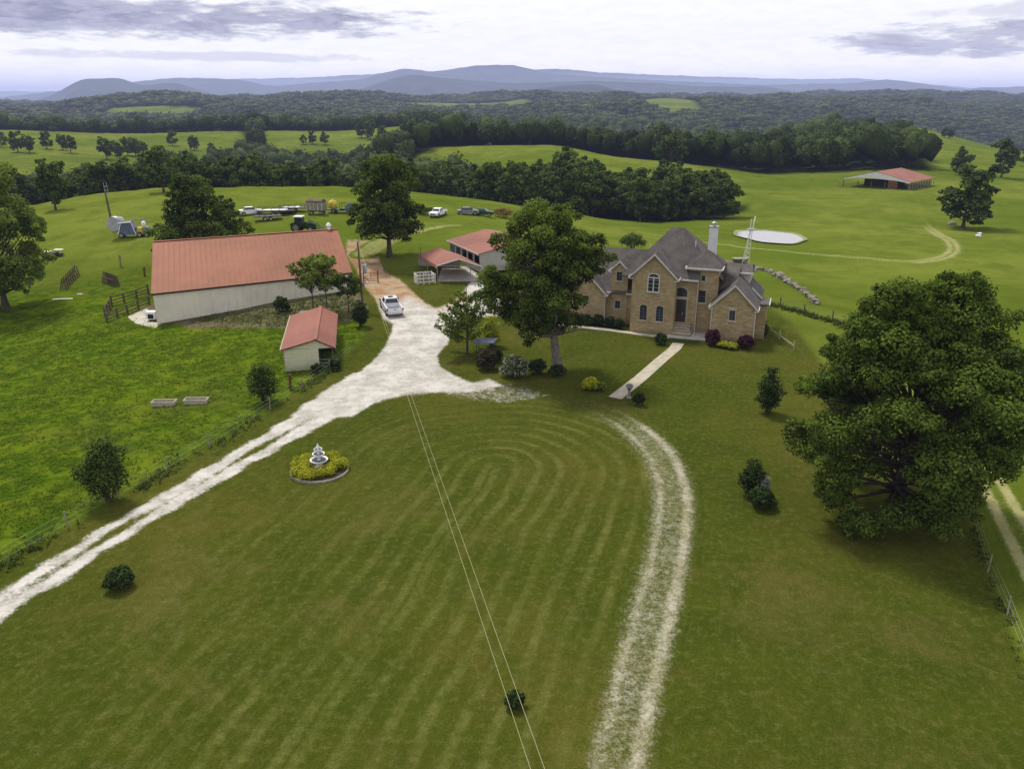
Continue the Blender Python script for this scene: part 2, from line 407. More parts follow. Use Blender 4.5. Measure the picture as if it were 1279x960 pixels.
def build_ground():
    ra = [0.5, 3, 6, 9]; r = 11.
    while r < 620: ra.append(r); r *= 1.0115
    while r < 6500: ra.append(r); r *= 1.02
    while r < 45000: ra.append(r); r *= 1.12
    ra = np.array(ra)
    aa = np.concatenate([np.arange(-180, -46, 4), np.arange(-46, 46, .2), np.arange(46, 180.1, 4)])
    aa = np.radians(aa); aa[-1] = aa[0] + 2*PI
    RR, AA = np.meshgrid(ra, aa, indexing='ij'); X = RR*np.sin(AA); Y = RR*np.cos(AA); Z = hz(X, Y)
    n, k = X.shape; V = np.stack([X, Y, Z], -1).reshape(-1, 3)
    i, j = np.meshgrid(np.arange(n-1), np.arange(k-1), indexing='ij'); a = (i*k+j).ravel()
    F = np.stack([a, a+1, a+k+1, a+k], -1)
    Fc = F[:, ::-1]
    zz = zones(X.ravel(), Y.ravel(), Z.ravel())
    o = npmesh('ground', V, Fc, m_ground(), cols={'zone': zz}, smooth=True)
    tag(o, 'rolling green pasture and mown lawn running out to the wooded hills', kind='structure')
    return o

def decal(name, label, mask_fn, bbox, step, lift, mat, extra=None, thr=.02):
    """sheet draped on the ground wherever mask_fn(X, Y, U, V) > thr"""
    x0, x1, y0, y1 = bbox
    X, Y = np.meshgrid(np.arange(x0, x1, step), np.arange(y0, y1, step), indexing='ij'); Z = hz(X, Y)
    d = Y*CT - (Z-CAMH)*ST; U = 640 + FOC*X/d; V = 480 - FOC*(Y*ST + (Z-CAMH)*CT)/d
    M = mask_fn(X, Y, U, V); M1 = extra(X, Y, U, V) if extra else np.zeros_like(M)
    n, k = X.shape
    keep = (M[:-1, :-1] > thr) | (M[1:, :-1] > thr) | (M[:-1, 1:] > thr) | (M[1:, 1:] > thr)
    i, j = np.nonzero(keep); a = i*k + j; F = np.stack([a, a+k, a+k+1, a+1], -1)
    used = np.unique(F); idx = -np.ones(n*k, int); idx[used] = np.arange(len(used)); F = idx[F]
    P = np.stack([X, Y, Z + np.where(M > thr, np.minimum(lift, .3*lift + M*lift*2), -.10)], -1).reshape(-1, 3)[used]
    zz = zones(P[:, 0], P[:, 1], P[:, 2])
    mk = np.stack([M.ravel()[used], M1.ravel()[used], np.zeros(len(used))], -1)
    o = npmesh(name, P, F, mat, cols={'zone': zz, 'mask': mk}, smooth=True)
    return tag(o, label, kind='structure')

def wpt(u, v, w): p = g(u, v); return (p.x, p.y, w)

def build_tracks():
    white = m_gravel('crushed_limestone', (.56, .54, .50), (.33, .31, .27), .28, .74, 1.7)
    pale = m_gravel('worn_gravel', (.47, .44, .35), (.22, .21, .11), .16, .98, 2.3, 1.9)
    earth = m_gravel('bare_track', (.34, .33, .15), (.24, .24, .09), .32, .85, 1.8)
    # --- driveway with its apron in front of the yard
    apron = [(399,503),(434,479),(467,451),(481,435),(490,416),(492,404),(480,398),(469,372),(455,357),(447,338),(434,318),(430,285),(468,284),(470,315),(480,340),(500,350),(513,362),(530,378),(545,386),(556,382),(575,370),(590,352),(602,352),(612,372),(657,380),(650,392),(603,395),(580,398),(566,410),(560,428),(546,444),(549,458),(568,470),(591,479),(612,474),(628,482),(590,490),(544,490),(511,492),(485,498),(467,504),(440,520),(413,522)]
    apron_old = [(392,560),(300,600),(392,523),(430,498),(468,462),(488,430),(492,400),(470,385),(456,360),(452,330),(440,306),(470,296),(500,310),(482,330),(500,352),(520,362),(552,382),(600,385),(640,372),(665,378),(655,392),(612,388),(585,398),(560,405),(552,440),(560,462),(590,478),(600,488),(560,492),(500,494),(440,520)]
    strip = spline([wpt(-160, 850, 1.3), wpt(-60, 793, 1.3), wpt(0, 755, 1.3), wpt(64, 716, 1.3), wpt(150, 661, 1.3), wpt(225, 618, 1.35), wpt(319, 563, 1.5), wpt(375, 531, 1.75), wpt(420, 503, 2.4), wpt(470, 475, 3.)], 6)
    sp = [tuple(p) for p in strip]
    def m(X, Y, U, V):
        d, s, w = line_sd(X, Y, sp)
        a = sst(w*1.12 - d + .12*np.sin(Y*1.3+X*.7)+.08*np.sin(Y*3.1-X*1.9), -.45, .95)
        rut = 1 - .78*np.exp(-((d + .12*np.sin(Y*.9+X*.4))/.50)**2)*(.75+.25*np.sin(Y*.35+1.3*np.sin(Y*.13)))*sst(-X - .1*Y, 5, 12)
        b = np.maximum(sst(sdf(U, V, apron), -6, 5)*sst(V, 286, 316), .42*sst(sdf(U, V, [(555,472),(640,478),(700,494),(640,506),(555,497)]), -8, 8))
        return np.maximum(a*rut, b)
    def red(X, Y, U, V):
        return sst(sdf(U, V, [(446,372),(420,300),(430,285),(500,290),(520,320),(498,340),(520,352),(560,364),(600,372),(548,386),(510,372),(470,384)]), -7, 7)
    decal('driveway', 'white crushed stone driveway widening into the yard in front of the barns', m, (-75, 6, 18, 135), .3, .03, white, red)
    # --- old loop drive, two wheel tracks
    lp = [tuple(p) for p in spline([wpt(758, 1015, .95), wpt(770, 950, .95), wpt(790, 870, 1.0), wpt(815, 770, 1.05), wpt(836, 680, 1.05), wpt(841, 620, 1.1), wpt(828, 575, 1.15), wpt(803, 545, 1.15), wpt(765, 519, 1.1), wpt(700, 500, 1.0), wpt(600, 492, 1.0)], 8)]
    def m2(X, Y, U, V):
        d, s, w = line_sd(X, Y, lp); s = -s
        right = .74*np.exp(-((s-.80*w)/.52)**2); left = .60*np.exp(-((s+.74*w)/.48)**2)
        mid = .42*sst(w*1.45 - np.abs(s), -.5, .6)
        fade = .35 + .65*sst(X, -1, 6)*1.0
        lowfade = .25 + .75*sst(V, 505, 545)
        return np.clip(np.maximum(np.maximum(right, left), mid)*fade*lowfade, 0, 1)*np.where(d < w*2.2, 1, 0)
    decal('gravel_track', 'overgrown two-rut gravel loop curving across the lawn towards the house', m2, (-6, 16, 17, 70), .16, .035, pale)
    # --- field tracks
    fp = [tuple(p) for p in spline([wpt(800, 290, .9), wpt(880, 303, .9), wpt(960, 312, .9), wpt(1050, 320, 1.), wpt(1120, 326, 1.1), wpt(1165, 325, 1.3), wpt(1190, 315, 1.3), wpt(1188, 302, 1.2), wpt(1168, 290, 1.1), wpt(1155, 278, 1.), wpt(1150, 262, .8), wpt(1146, 248, .8), wpt(1135, 236, .8)], 6)]
    def m3(X, Y, U, V):
        d, s, w = line_sd(X, Y, fp)
        ruts = np.exp(-((np.abs(s)-.55*w)/.55)**2)
        bare = np.clip(1.15*sst(w*1.9 - d, -.3, .6)*sst(U, 1100, 1165)*sst(V, 258, 300), 0, 1)
        return np.maximum(ruts*.72*np.where(d < 3, 1, 0)*(.55+.45*sst(V, 285, 300)), bare*(.35+.4*ruts))
    decal('dirt_track', 'pale two-rut farm track looping through the field towards the open barn', m3, (15, 165, 110, 300), .6, .06, earth)
    rp = [tuple(p) for p in spline([wpt(1218, 575, .9), wpt(1240, 606, .95), wpt(1262, 645, 1.), wpt(1292, 700, 1.05), wpt(1340, 790, 1.1)], 6)]
    def m4(X, Y, U, V):
        d, s, w = line_sd(X, Y, rp)
        return np.clip(.75*np.exp(-((np.abs(s)-.7*w)/.38)**2) + .25*sst(w*1.3-d, -.2, .5), 0, 1)*np.where(d < 3, 1, 0)
    decal('farm_lane', 'dry two-rut lane in the grass at the right beyond the big tree', m4, (20, 36, 22, 60), .2, .035, earth)
    # pale cut-through behind the driveway tree
    cp = [tuple(p) for p in spline([wpt(455, 318, 1.5), wpt(480, 303, 1.6), wpt(510, 292, 1.2), wpt(545, 285, .9), wpt(575, 282, .5)], 6)]
    def m5(X, Y, U, V):
        d, s, w = line_sd(X, Y, cp); return .62*sst(w*1.3-d, -.8, .8)
    decal('cut_track', 'pale track curving out past the tall driveway tree', m5, (-36, 2, 108, 172), .4, .13, earth)
    # concrete pad by the barn corner
    mc = m_gravel('broken_concrete', (.55, .52, .46), (.40, .37, .31), .35, .55, 1.0)
    def m6(X, Y, U, V): return sst(sdf(U, V, [(160,396),(185,385),(186,402),(198,404),(196,410),(170,404)]), -3, 3)
    decal('concrete_pad', 'broken pale concrete pad at the barn corner', m6, (-52, -40, 88, 104), .25, .04, mc)
    # carport floor / turning area by the carport
    def m7(X, Y, U, V): return sst(sdf(U, V, [(546,352),(600,352),(596,332),(552,334)]), -2, 3)
    decal('carport_floor', 'grey gravel floor under the open carport', m7, (-14, -1, 108, 128), .3, .035, mc)

def ribbon(name, label, pts, w, h, mat):
    pts = [Vector(p) for p in pts]; mb = MB(); L = []; Rr = []
    for i, p in enumerate(pts):
        d = (pts[min(i+1, len(pts)-1)] - pts[max(i-1, 0)]); d.z = 0; d.normalize(); s = Vector((-d.y, d.x, 0))*w/2
        L.append(p+s); Rr.append(p-s)
    for i in range(len(pts)-1):
        q = [L[i], L[i+1], Rr[i+1], Rr[i]]
        mb.poly([(x.x, x.y, float(hz(x.x, x.y))-.2) for x in q], (0, 0, .2+h))
    o = mb.build(name, mat); return tag(o, label, kind='structure')
# ================================================================== FOLIAGE
def m_leaf(name, dark, light, trans=.25, hue=None):
    m, nt = newmat(name)
    vc = nt.n('ShaderNodeVertexColor', layer_name='Col'); sp = nt.n('ShaderNodeSeparateColor'); nt.L.new(vc.outputs['Color'], sp.inputs[0])
    oi = nt.n('ShaderNodeObjectInfo').outputs['Random']
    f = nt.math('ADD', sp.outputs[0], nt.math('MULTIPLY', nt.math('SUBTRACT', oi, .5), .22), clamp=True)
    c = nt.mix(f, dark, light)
    if hue: c = nt.mix(nt.ramp(sp.outputs[1], .55, .95, 0, .85), c, hue)
    nt.put(nt.p.inputs['Base Color'], c); nt.p.inputs['Roughness'].default_value = .7; nt.p.inputs['Specular IOR Level'].default_value = .08
    tr = nt.n('ShaderNodeBsdfTranslucent'); nt.put(tr.inputs[0], nt.mix(1., c, (1.3, 1.5, .6), 'MULTIPLY'))
    ms = nt.n('ShaderNodeMixShader'); ms.inputs[0].default_value = trans
    nt.L.new(nt.p.outputs[0], ms.inputs[1]); nt.L.new(tr.outputs[0], ms.inputs[2]); nt.L.new(ms.outputs[0], nt.out.inputs[0]); return m

def leaf_cloud(rng, C, Rd, n, size, up=.35, shell=.55, aspect=.7, jit=.25, flat=0.):
    """n leaf quads spread through clumps at C (k,3) with radii Rd (k,3)"""
    k = len(C); area = (Rd[:, 0]*Rd[:, 1] + Rd[:, 0]*Rd[:, 2]); pr = area/area.sum()
    ci = rng.choice(k, n, p=pr)
    D = rng.normal(size=(n, 3)); D /= np.linalg.norm(D, axis=1)[:, None]
    D[:, 2] = np.where((D[:, 2] < -.2) & (rng.random(n) < .55), -D[:, 2], D[:, 2])
    rf = shell + (1-shell)*rng.random(n)**.6 + rng.normal(size=n)*.07
    P = C[ci] + D*Rd[ci]*rf[:, None]
    N = D + rng.normal(size=(n, 3))*.55 + np.array([0, 0, up]); N /= np.linalg.norm(N, axis=1)[:, None]
    T = np.cross(N, rng.normal(size=(n, 3))); T /= np.linalg.norm(T, axis=1)[:, None]+1e-9; B = np.cross(N, T)
    s = size*(1-jit + 2*jit*rng.random(n))[:, None]*.5
    V = np.stack([P - T*s, P - B*s*aspect, P + T*s, P + B*s*aspect], 1).reshape(-1, 3)   # diamond-shaped leaf sprays
    cl = rng.normal(size=k)*.14
    b = .16 + cl[ci] + .34*rng.random(n)**1.3 + .32*(D[:, 2]*.5+.5)*(rf) + .2*(rf-.7)  # upper and outer leaves lighter, inner ones darker: shading put into the colour
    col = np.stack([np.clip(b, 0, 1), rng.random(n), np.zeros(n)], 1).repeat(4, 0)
    F = np.arange(n*4).reshape(-1, 4)
    return V, F, col

def crown_clumps(rng, h0, h1, rad, k, prof=None, csize=.30, squash=.8, core=True):
    """clump centres filling a crown from height h0 to h1; prof(t)-> relative radius"""
    prof = prof or (lambda t: math.sqrt(max(0, 1-(2*t-.85)**2/1.4)))
    C = []; Rd = []; tries = 0
    while len(C) < k and tries < k*60:
        tries += 1
        t = rng.random(); pr = prof(t)*rad
        a = rng.random()*2*PI; q = math.sqrt(rng.random())*.85 + .0
        if rng.random() < .6: q = .62 + .30*rng.random()
        r = pr*q; c = np.array([r*math.cos(a), r*math.sin(a), h0 + (h1-h0)*t])
        cr = rad*csize*(.7+.6*rng.random())
        if all(np.linalg.norm((c-x)/[1, 1, squash]) > .55*(cr+y[0]) for x, y in zip(C, Rd)):
            C.append(c); Rd.append(np.array([cr, cr, cr*squash]))
    return np.array(C), np.array(Rd)

def trunk_mesh(rng, C, h0, tr, lean=(0, 0), frac=1., twist=.5, sub=True):
    """tapered trunk with limbs running out to the clumps"""
    mb = MB(); top = max(c[2] for c in C); th = h0 + (top-h0)*.72
    P = []; n = 9
    for i in range(n):
        t = i/(n-1); P.append((lean[0]*t + twist*.12*math.sin(3*t+rng.random())*t*2, lean[1]*t + twist*.12*math.cos(4*t)*t*2, th*t))
    rr = [tr*(1.0 - .80*(i/(n-1))**.9) for i in range(n)]; rr[0] = tr*1.45; P = [(P[0][0], P[0][1], -.3)] + P; rr = [tr*1.7] + rr
    mb.tube(P, rr, 10)
    for c in C:
        if rng.random() > frac: continue
        zb = min(th*.95, max(h0*.85, c[2]*(.50+.2*rng.random()) )); t = zb/th
        b = Vector((lean[0]*t, lean[1]*t, zb)); e = Vector(c); m = b.lerp(e, .5) + Vector((rng.normal()*.25, rng.normal()*.25, -.07*(e-b).length))
        r0 = tr*.42*(1-.5*t)
        mb.tube([b, b.lerp(m, .55)+Vector((0, 0, .1)), m, m.lerp(e, .6), e], [r0, r0*.8, r0*.6, r0*.4, r0*.15], 6)
        if sub:
            for _ in range(3):
                q = m.lerp(e, .2+.6*rng.random()); w = q + Vector(rng.normal(size=3))*(.10*(e-b).length)
                mb.tube([q, q.lerp(w, .5)+Vector((0, 0, .1)), w], [r0*.3, r0*.2, r0*.06], 4, False)
    return mb

def make_tree(name, label, cat, seed, H, rad, h0, k, nleaf, lsize, leafm, barkm, tr=None, prof=None, csize=.30, squash=.8, group=None,
              shell=.5, stray=.06, lean=(0, 0), limbfrac=1., crown='crown', up=.35, single=False, extra=None, drop=None):
    rng = np.random.default_rng(seed)
    C, Rd = crown_clumps(rng, h0 + rad*csize*.4, H - rad*csize*.55, rad*(1-csize*.55), k, prof, csize, squash)
    if extra is not None:
        C = np.concatenate([C, np.array([e[:3] for e in extra], float)]); Rd = np.concatenate([Rd, np.array([[e[3], e[3], e[3]*squash] for e in extra])])
    if drop is not None:
        kp = np.array([not drop(*q) for q in C]); C = C[kp]; Rd = Rd[kp]
    C[:, 0] += lean[0]*C[:, 2]/H; C[:, 1] += lean[1]*C[:, 2]/H
    # second-order sprays round each clump give a ragged edge
    m = int(len(C)*4.0); ci = rng.integers(0, len(C), m); D = rng.normal(size=(m, 3)); D /= np.linalg.norm(D, axis=1)[:, None]
    C2 = C[ci] + D*Rd[ci]*(.80+.45*rng.random(m))[:, None]; R2 = Rd[ci]*(.28+.22*rng.random(m))[:, None]
    V1, F1, c1 = leaf_cloud(rng, C, Rd, int(nleaf*.5), lsize, shell=shell, up=up)
    V2, F2, c2 = leaf_cloud(rng, C2, R2, int(nleaf*.5), lsize, shell=.2, up=up)
    V = np.concatenate([V1, V2]); F = np.concatenate([F1, F2+len(V1)]); c = np.concatenate([c1, c2])
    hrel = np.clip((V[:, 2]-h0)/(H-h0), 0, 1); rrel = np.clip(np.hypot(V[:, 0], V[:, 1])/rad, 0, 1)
    c[:, 0] = np.clip(c[:, 0]*(.78+.42*np.maximum(hrel, rrel)), 0, 1)  # crown lightened towards top and rim, light painted into the colour
    tr = tr or H*.022
    tm = trunk_mesh(rng, C, h0, tr, lean, limbfrac)
    if single:
        nv = len(V); tv = np.array(tm.v); V = np.concatenate([V, tv]); q = [f for f in tm.f if len(f) == 4]
        Ft = np.array(q)+nv; c = np.concatenate([c, np.full((len(tv), 3), .3)])
        F = np.concatenate([F, Ft]); mi = np.concatenate([np.zeros(nv//4), np.ones(len(Ft))])
        o = npmesh(name, V, F, [leafm, barkm], cols=c, mi=mi)
        return tag(o, label, cat, group)
    t = thing(name, label, cat, group=group)
    tm.build('trunk', barkm, t, smooth=True)
    npmesh(crown, V, F, leafm, cols=c, parent=t)
    return t

def make_shrub(name, label, cat, seed, H, rad, n, lsize, leafm, barkm, k=24, prof=None, group=None, csize=.40, squash=.85, up=.3, h0=.1):
    rng = np.random.default_rng(seed)
    if H > 1.7*rad: csize = .52; k = int(k*1.6); prof = prof or (lambda t: [.6, .85, .9, .75, .5, .3][min(5, int(t*6))])
    C, Rd = crown_clumps(rng, h0+rad*.3, H-rad*csize*.5, rad*(1-csize*.6), k, prof or (lambda t: math.sqrt(max(0, 1-(t*1.0)**2.2))), csize, squash)
    V, F, c = leaf_cloud(rng, C, Rd, n, lsize, shell=.35, up=up)
    c[:, 0] = np.clip(c[:, 0]*(.6+.6*np.clip(V[:, 2]/H, 0, 1)), 0, 1)  # foliage colour darkened towards the ground as painted shade
    V[:, 2] = np.maximum(V[:, 2], .02)
    t = thing(name, label, cat, group=group); mb = MB()
    for c0 in C[:8]:
        e = Vector(c0); mb.tube([(e.x*.1, e.y*.1, -.1), e*.5 + Vector((0, 0, .05)), e], [.05*H**.5*.6, .03*H**.5*.6, .01], 5, False)
    mb.build('stem', barkm, t); npmesh('foliage', V, F, leafm, cols=c, parent=t); return t

_ICO = {}
def ico(sub):
    if sub not in _ICO:
        bm = bmesh.new(); bmesh.ops.create_icosphere(bm, subdivisions=sub, radius=1)
        _ICO[sub] = (np.array([v.co[:] for v in bm.verts]), np.array([[v.index for v in f.verts] for f in bm.faces])); bm.free()
    return _ICO[sub]

def woods_mesh(name, label, P, Hh, Rr, seed, sub, cards, csize, leafm, group=None, flat=.40, lo=.45, tbase=.44):
    """a far-off wood that reads as one mass: lumpy crowns plus leaf sprays, one mesh"""
    rng = np.random.default_rng(seed); n = len(P); I, IF = ico(sub); I = I.copy()
    keep = None
    nv = len(I)
    ph = rng.random((n, 3))*6.28
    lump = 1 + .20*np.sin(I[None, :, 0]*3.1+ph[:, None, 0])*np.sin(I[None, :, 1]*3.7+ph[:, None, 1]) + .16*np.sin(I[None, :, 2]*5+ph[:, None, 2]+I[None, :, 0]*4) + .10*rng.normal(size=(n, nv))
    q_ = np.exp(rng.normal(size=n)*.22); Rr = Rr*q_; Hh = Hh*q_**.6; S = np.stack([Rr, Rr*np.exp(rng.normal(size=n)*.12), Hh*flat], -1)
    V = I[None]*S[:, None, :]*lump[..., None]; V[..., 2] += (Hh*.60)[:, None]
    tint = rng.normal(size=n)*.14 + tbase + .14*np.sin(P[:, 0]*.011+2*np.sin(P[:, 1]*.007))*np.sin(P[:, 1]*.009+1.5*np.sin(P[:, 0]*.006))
    col = np.empty((n, nv, 3)); col[..., 0] = np.clip(tint[:, None]*(lo+(.95-lo)*(I[None, :, 2]*.5+.5)) + .05*rng.normal(size=(n, nv)), 0, 1); col[..., 1] = rng.random((n, 1)); col[..., 2] = 0  # crown undersides coloured darker, shade painted per vertex
    V = V + P[:, None, :]; F = (IF[None] + (np.arange(n)*nv)[:, None, None]).reshape(-1, 3)
    V = V.reshape(-1, 3); col = col.reshape(-1, 3); Fs = [F]
    if cards:
        m = n*cards; ti = np.repeat(np.arange(n), cards)
        D = rng.normal(size=(m, 3)); D /= np.linalg.norm(D, axis=1)[:, None]; D[:, 2] = np.where(D[:, 2] < -.3, -D[:, 2], D[:, 2])
        q = P[ti] + D*S[ti]*(1.0+.16*rng.normal(size=m))[:, None]; q[:, 2] += Hh[ti]*.60
        N = D + rng.normal(size=(m, 3))*.5 + [0, 0, .3]; N /= np.linalg.norm(N, axis=1)[:, None]
        T = np.cross(N, rng.normal(size=(m, 3))); T /= np.linalg.norm(T, axis=1)[:, None]; B = np.cross(N, T)
        s = csize*(.6+.8*rng.random(m))[:, None]*.5
        W = np.stack([q-T*s, q-B*s*.8, q+T*s, q+B*s*.8], 1).reshape(-1, 3)
        b = np.clip(tint[ti]*(.72+.45*(D[:, 2]*.5+.5)) + .10*rng.normal(size=m), 0, 1)  # sprays on top coloured lighter, painted like the crowns
        cc = np.stack([b, rng.random(m), np.zeros(m)], 1).repeat(4, 0)
        Fs.append(np.arange(m*4).reshape(-1, 4) + len(V)); V = np.concatenate([V, W]); col = np.concatenate([col, cc])
    o = npmesh(name, V, Fs, leafm, cols=col)
    return tag(o, label, 'woodland', group, kind='stuff')
# ================================================================== MATERIALS
def m_brick(name='buff_brick'):
    m, nt = newmat(name); tc = nt.n('ShaderNodeTexCoord').outputs['Object']
    s = nt.n('ShaderNodeSeparateXYZ'); nt.L.new(tc, s.inputs[0]); cb = nt.n('ShaderNodeCombineXYZ')
    nt.put(cb.inputs[0], nt.math('ADD', s.outputs[0], s.outputs[1])); nt.put(cb.inputs[1], s.outputs[2])
    b = nt.n('ShaderNodeTexBrick'); nt.L.new(cb.outputs[0], b.inputs['Vector']); b.inputs['Scale'].default_value = 1
    b.inputs['Brick Width'].default_value = .42; b.inputs['Row Height'].default_value = .15; b.inputs['Mortar Size'].default_value = .012; b.offset = .5
    b.inputs['Color1'].default_value = (.37, .275, .135, 1); b.inputs['Color2'].default_value = (.52, .41, .23, 1); b.inputs['Mortar'].default_value = (.33, .28, .19, 1)
    n = nt.noise(cb.outputs[0], .55, 6, .7); n2 = nt.noise(cb.outputs[0], 4, 4, .7)
    c = nt.mix(nt.ramp(n, .35, .68, 0, .75), b.outputs['Color'], nt.mix(1., b.outputs['Color'], (.70, .66, .60), 'MULTIPLY'))
    c = nt.mix(nt.ramp(n2, .5, .7, 0, .5), c, (.25, .17, .085))
    zz = nt.ramp(s.outputs[2], 0, .9, .55, 0); c = nt.mix(nt.math('MULTIPLY', zz, nt.ramp(n, .3, .6)), c, (.17, .145, .085))
    nt.put(nt.p.inputs['Base Color'], c); nt.p.inputs['Roughness'].default_value = .9; nt.p.inputs['Specular IOR Level'].default_value = .2
    nt.put(nt.p.inputs['Normal'], nt.bump(nt.math('ADD', b.outputs['Fac'], n2), .25, .03)); return m
def m_shingle():
    m, nt = newmat('asphalt_shingle'); tc = nt.n('ShaderNodeTexCoord').outputs['Object']
    s = nt.n('ShaderNodeSeparateXYZ'); nt.L.new(tc, s.inputs[0]); row = nt.math('FRACT', nt.math('MULTIPLY', s.outputs[2], 7.))
    n = nt.noise(tc, .7, 5, .65); n2 = nt.noise(tc, 6, 4, .75)
    c = nt.mix(nt.ramp(n, .35, .65), (.068, .060, .056), (.115, .102, .093)); c = nt.mix(nt.ramp(n2, .45, .7, 0, .6), c, (.15, .135, .125))
    c = nt.mix(nt.ramp(row, .0, .25, .35, 0), c, (.03, .026, .028))
    nt.put(nt.p.inputs['Base Color'], c); nt.p.inputs['Roughness'].default_value = .88; nt.p.inputs['Specular IOR Level'].default_value = .3
    nt.put(nt.p.inputs['Normal'], nt.bump(nt.math('ADD', row, n2), .3, .03)); return m
def m_metalroof(name, col):
    m, nt = newmat(name); tc = nt.n('ShaderNodeTexCoord').outputs['Object']
    n = nt.noise(tc, .12, 5, .65); n2 = nt.noise(tc, 1.2, 5, .7)
    mp = nt.n('ShaderNodeMapping'); nt.put(mp.inputs[0], tc); mp.inputs['Scale'].default_value = (2.2, .12, .12); n3 = nt.noise(mp.outputs[0], 1, 4, .6)
    c = nt.mix(nt.ramp(n, .35, .65), tuple(x*.86 for x in col), tuple(x*1.1 for x in col))
    c = nt.mix(nt.ramp(n3, .42, .66, 0, .16), c, tuple(x*.72 for x in col)); c = nt.mix(nt.ramp(n2, .55, .75, 0, .35), c, (col[0]*1.1, col[1]*1.7, col[2]*1.8))
    nt.put(nt.p.inputs['Base Color'], c); nt.p.inputs['Roughness'].default_value = .62; nt.p.inputs['Specular IOR Level'].default_value = .15; return m
def m_siding(name, col, pitch=.2, dirt=(.25, .22, .15)):
    m, nt = newmat(name); tc = nt.n('ShaderNodeTexCoord').outputs['Object']
    s = nt.n('ShaderNodeSeparateXYZ'); nt.L.new(tc, s.inputs[0]); row = nt.math('FRACT', nt.math('MULTIPLY', s.outputs[2], 1/pitch))
    n = nt.noise(tc, .8, 5, .7); c = nt.mix(nt.ramp(n, .4, .7, 0, .5), col, tuple(x*.7 for x in col))
    c = nt.mix(nt.ramp(row, .0, .3, .75, 0), c, tuple(x*.30 for x in col)); c = nt.mix(nt.ramp(s.outputs[2], 0, .8, .5, 0), c, dirt)
    nt.put(nt.p.inputs['Base Color'], c); nt.p.inputs['Roughness'].default_value = .7; nt.put(nt.p.inputs['Normal'], nt.bump(row, .4, .03)); return m
def m_panel(name, col):
    """vertical ribbed steel wall"""
    m, nt = newmat(name); tc = nt.n('ShaderNodeTexCoord').outputs['Object']
    s = nt.n('ShaderNodeSeparateXYZ'); nt.L.new(tc, s.inputs[0]); v = nt.math('FRACT', nt.math('MULTIPLY', nt.math('ADD', s.outputs[0], s.outputs[1]), 1.1))
    n = nt.noise(tc, .35, 6, .7); mp = nt.n('ShaderNodeMapping'); nt.put(mp.inputs[0], tc); mp.inputs['Scale'].default_value = (2.5, 2.5, .2); st = nt.noise(mp.outputs[0], 1, 4, .65)
    c = nt.mix(nt.ramp(n, .35, .7), col, tuple(x*.82 for x in col)); c = nt.mix(nt.ramp(st, .5, .72, 0, .45), c, tuple(x*.66 for x in col))
    c = nt.mix(nt.ramp(v, 0, .08, .22, 0), c, tuple(x*.5 for x in col))
    c = nt.mix(nt.ramp(nt.math('ADD', s.outputs[2], nt.math('MULTIPLY', n, .8)), .0, 1.1, .6, 0), c, (.20, .17, .10))
    nt.put(nt.p.inputs['Base Color'], c); nt.p.inputs['Roughness'].default_value = .6; return m
def m_glass(name='window_glass', col=(.012, .016, .022)):
    m, nt = newmat(name); tc = nt.n('ShaderNodeTexCoord').outputs['Object']; n = nt.noise(tc, 2.5, 3)
    nt.put(nt.p.inputs['Base Color'], nt.mix(n, col, tuple(x*3 for x in col))); nt.p.inputs['Roughness'].default_value = .08; nt.p.inputs['Specular IOR Level'].default_value = .6
    nt.put(nt.p.inputs['Normal'], nt.bump(n, .05, .02)); return m
M = {}
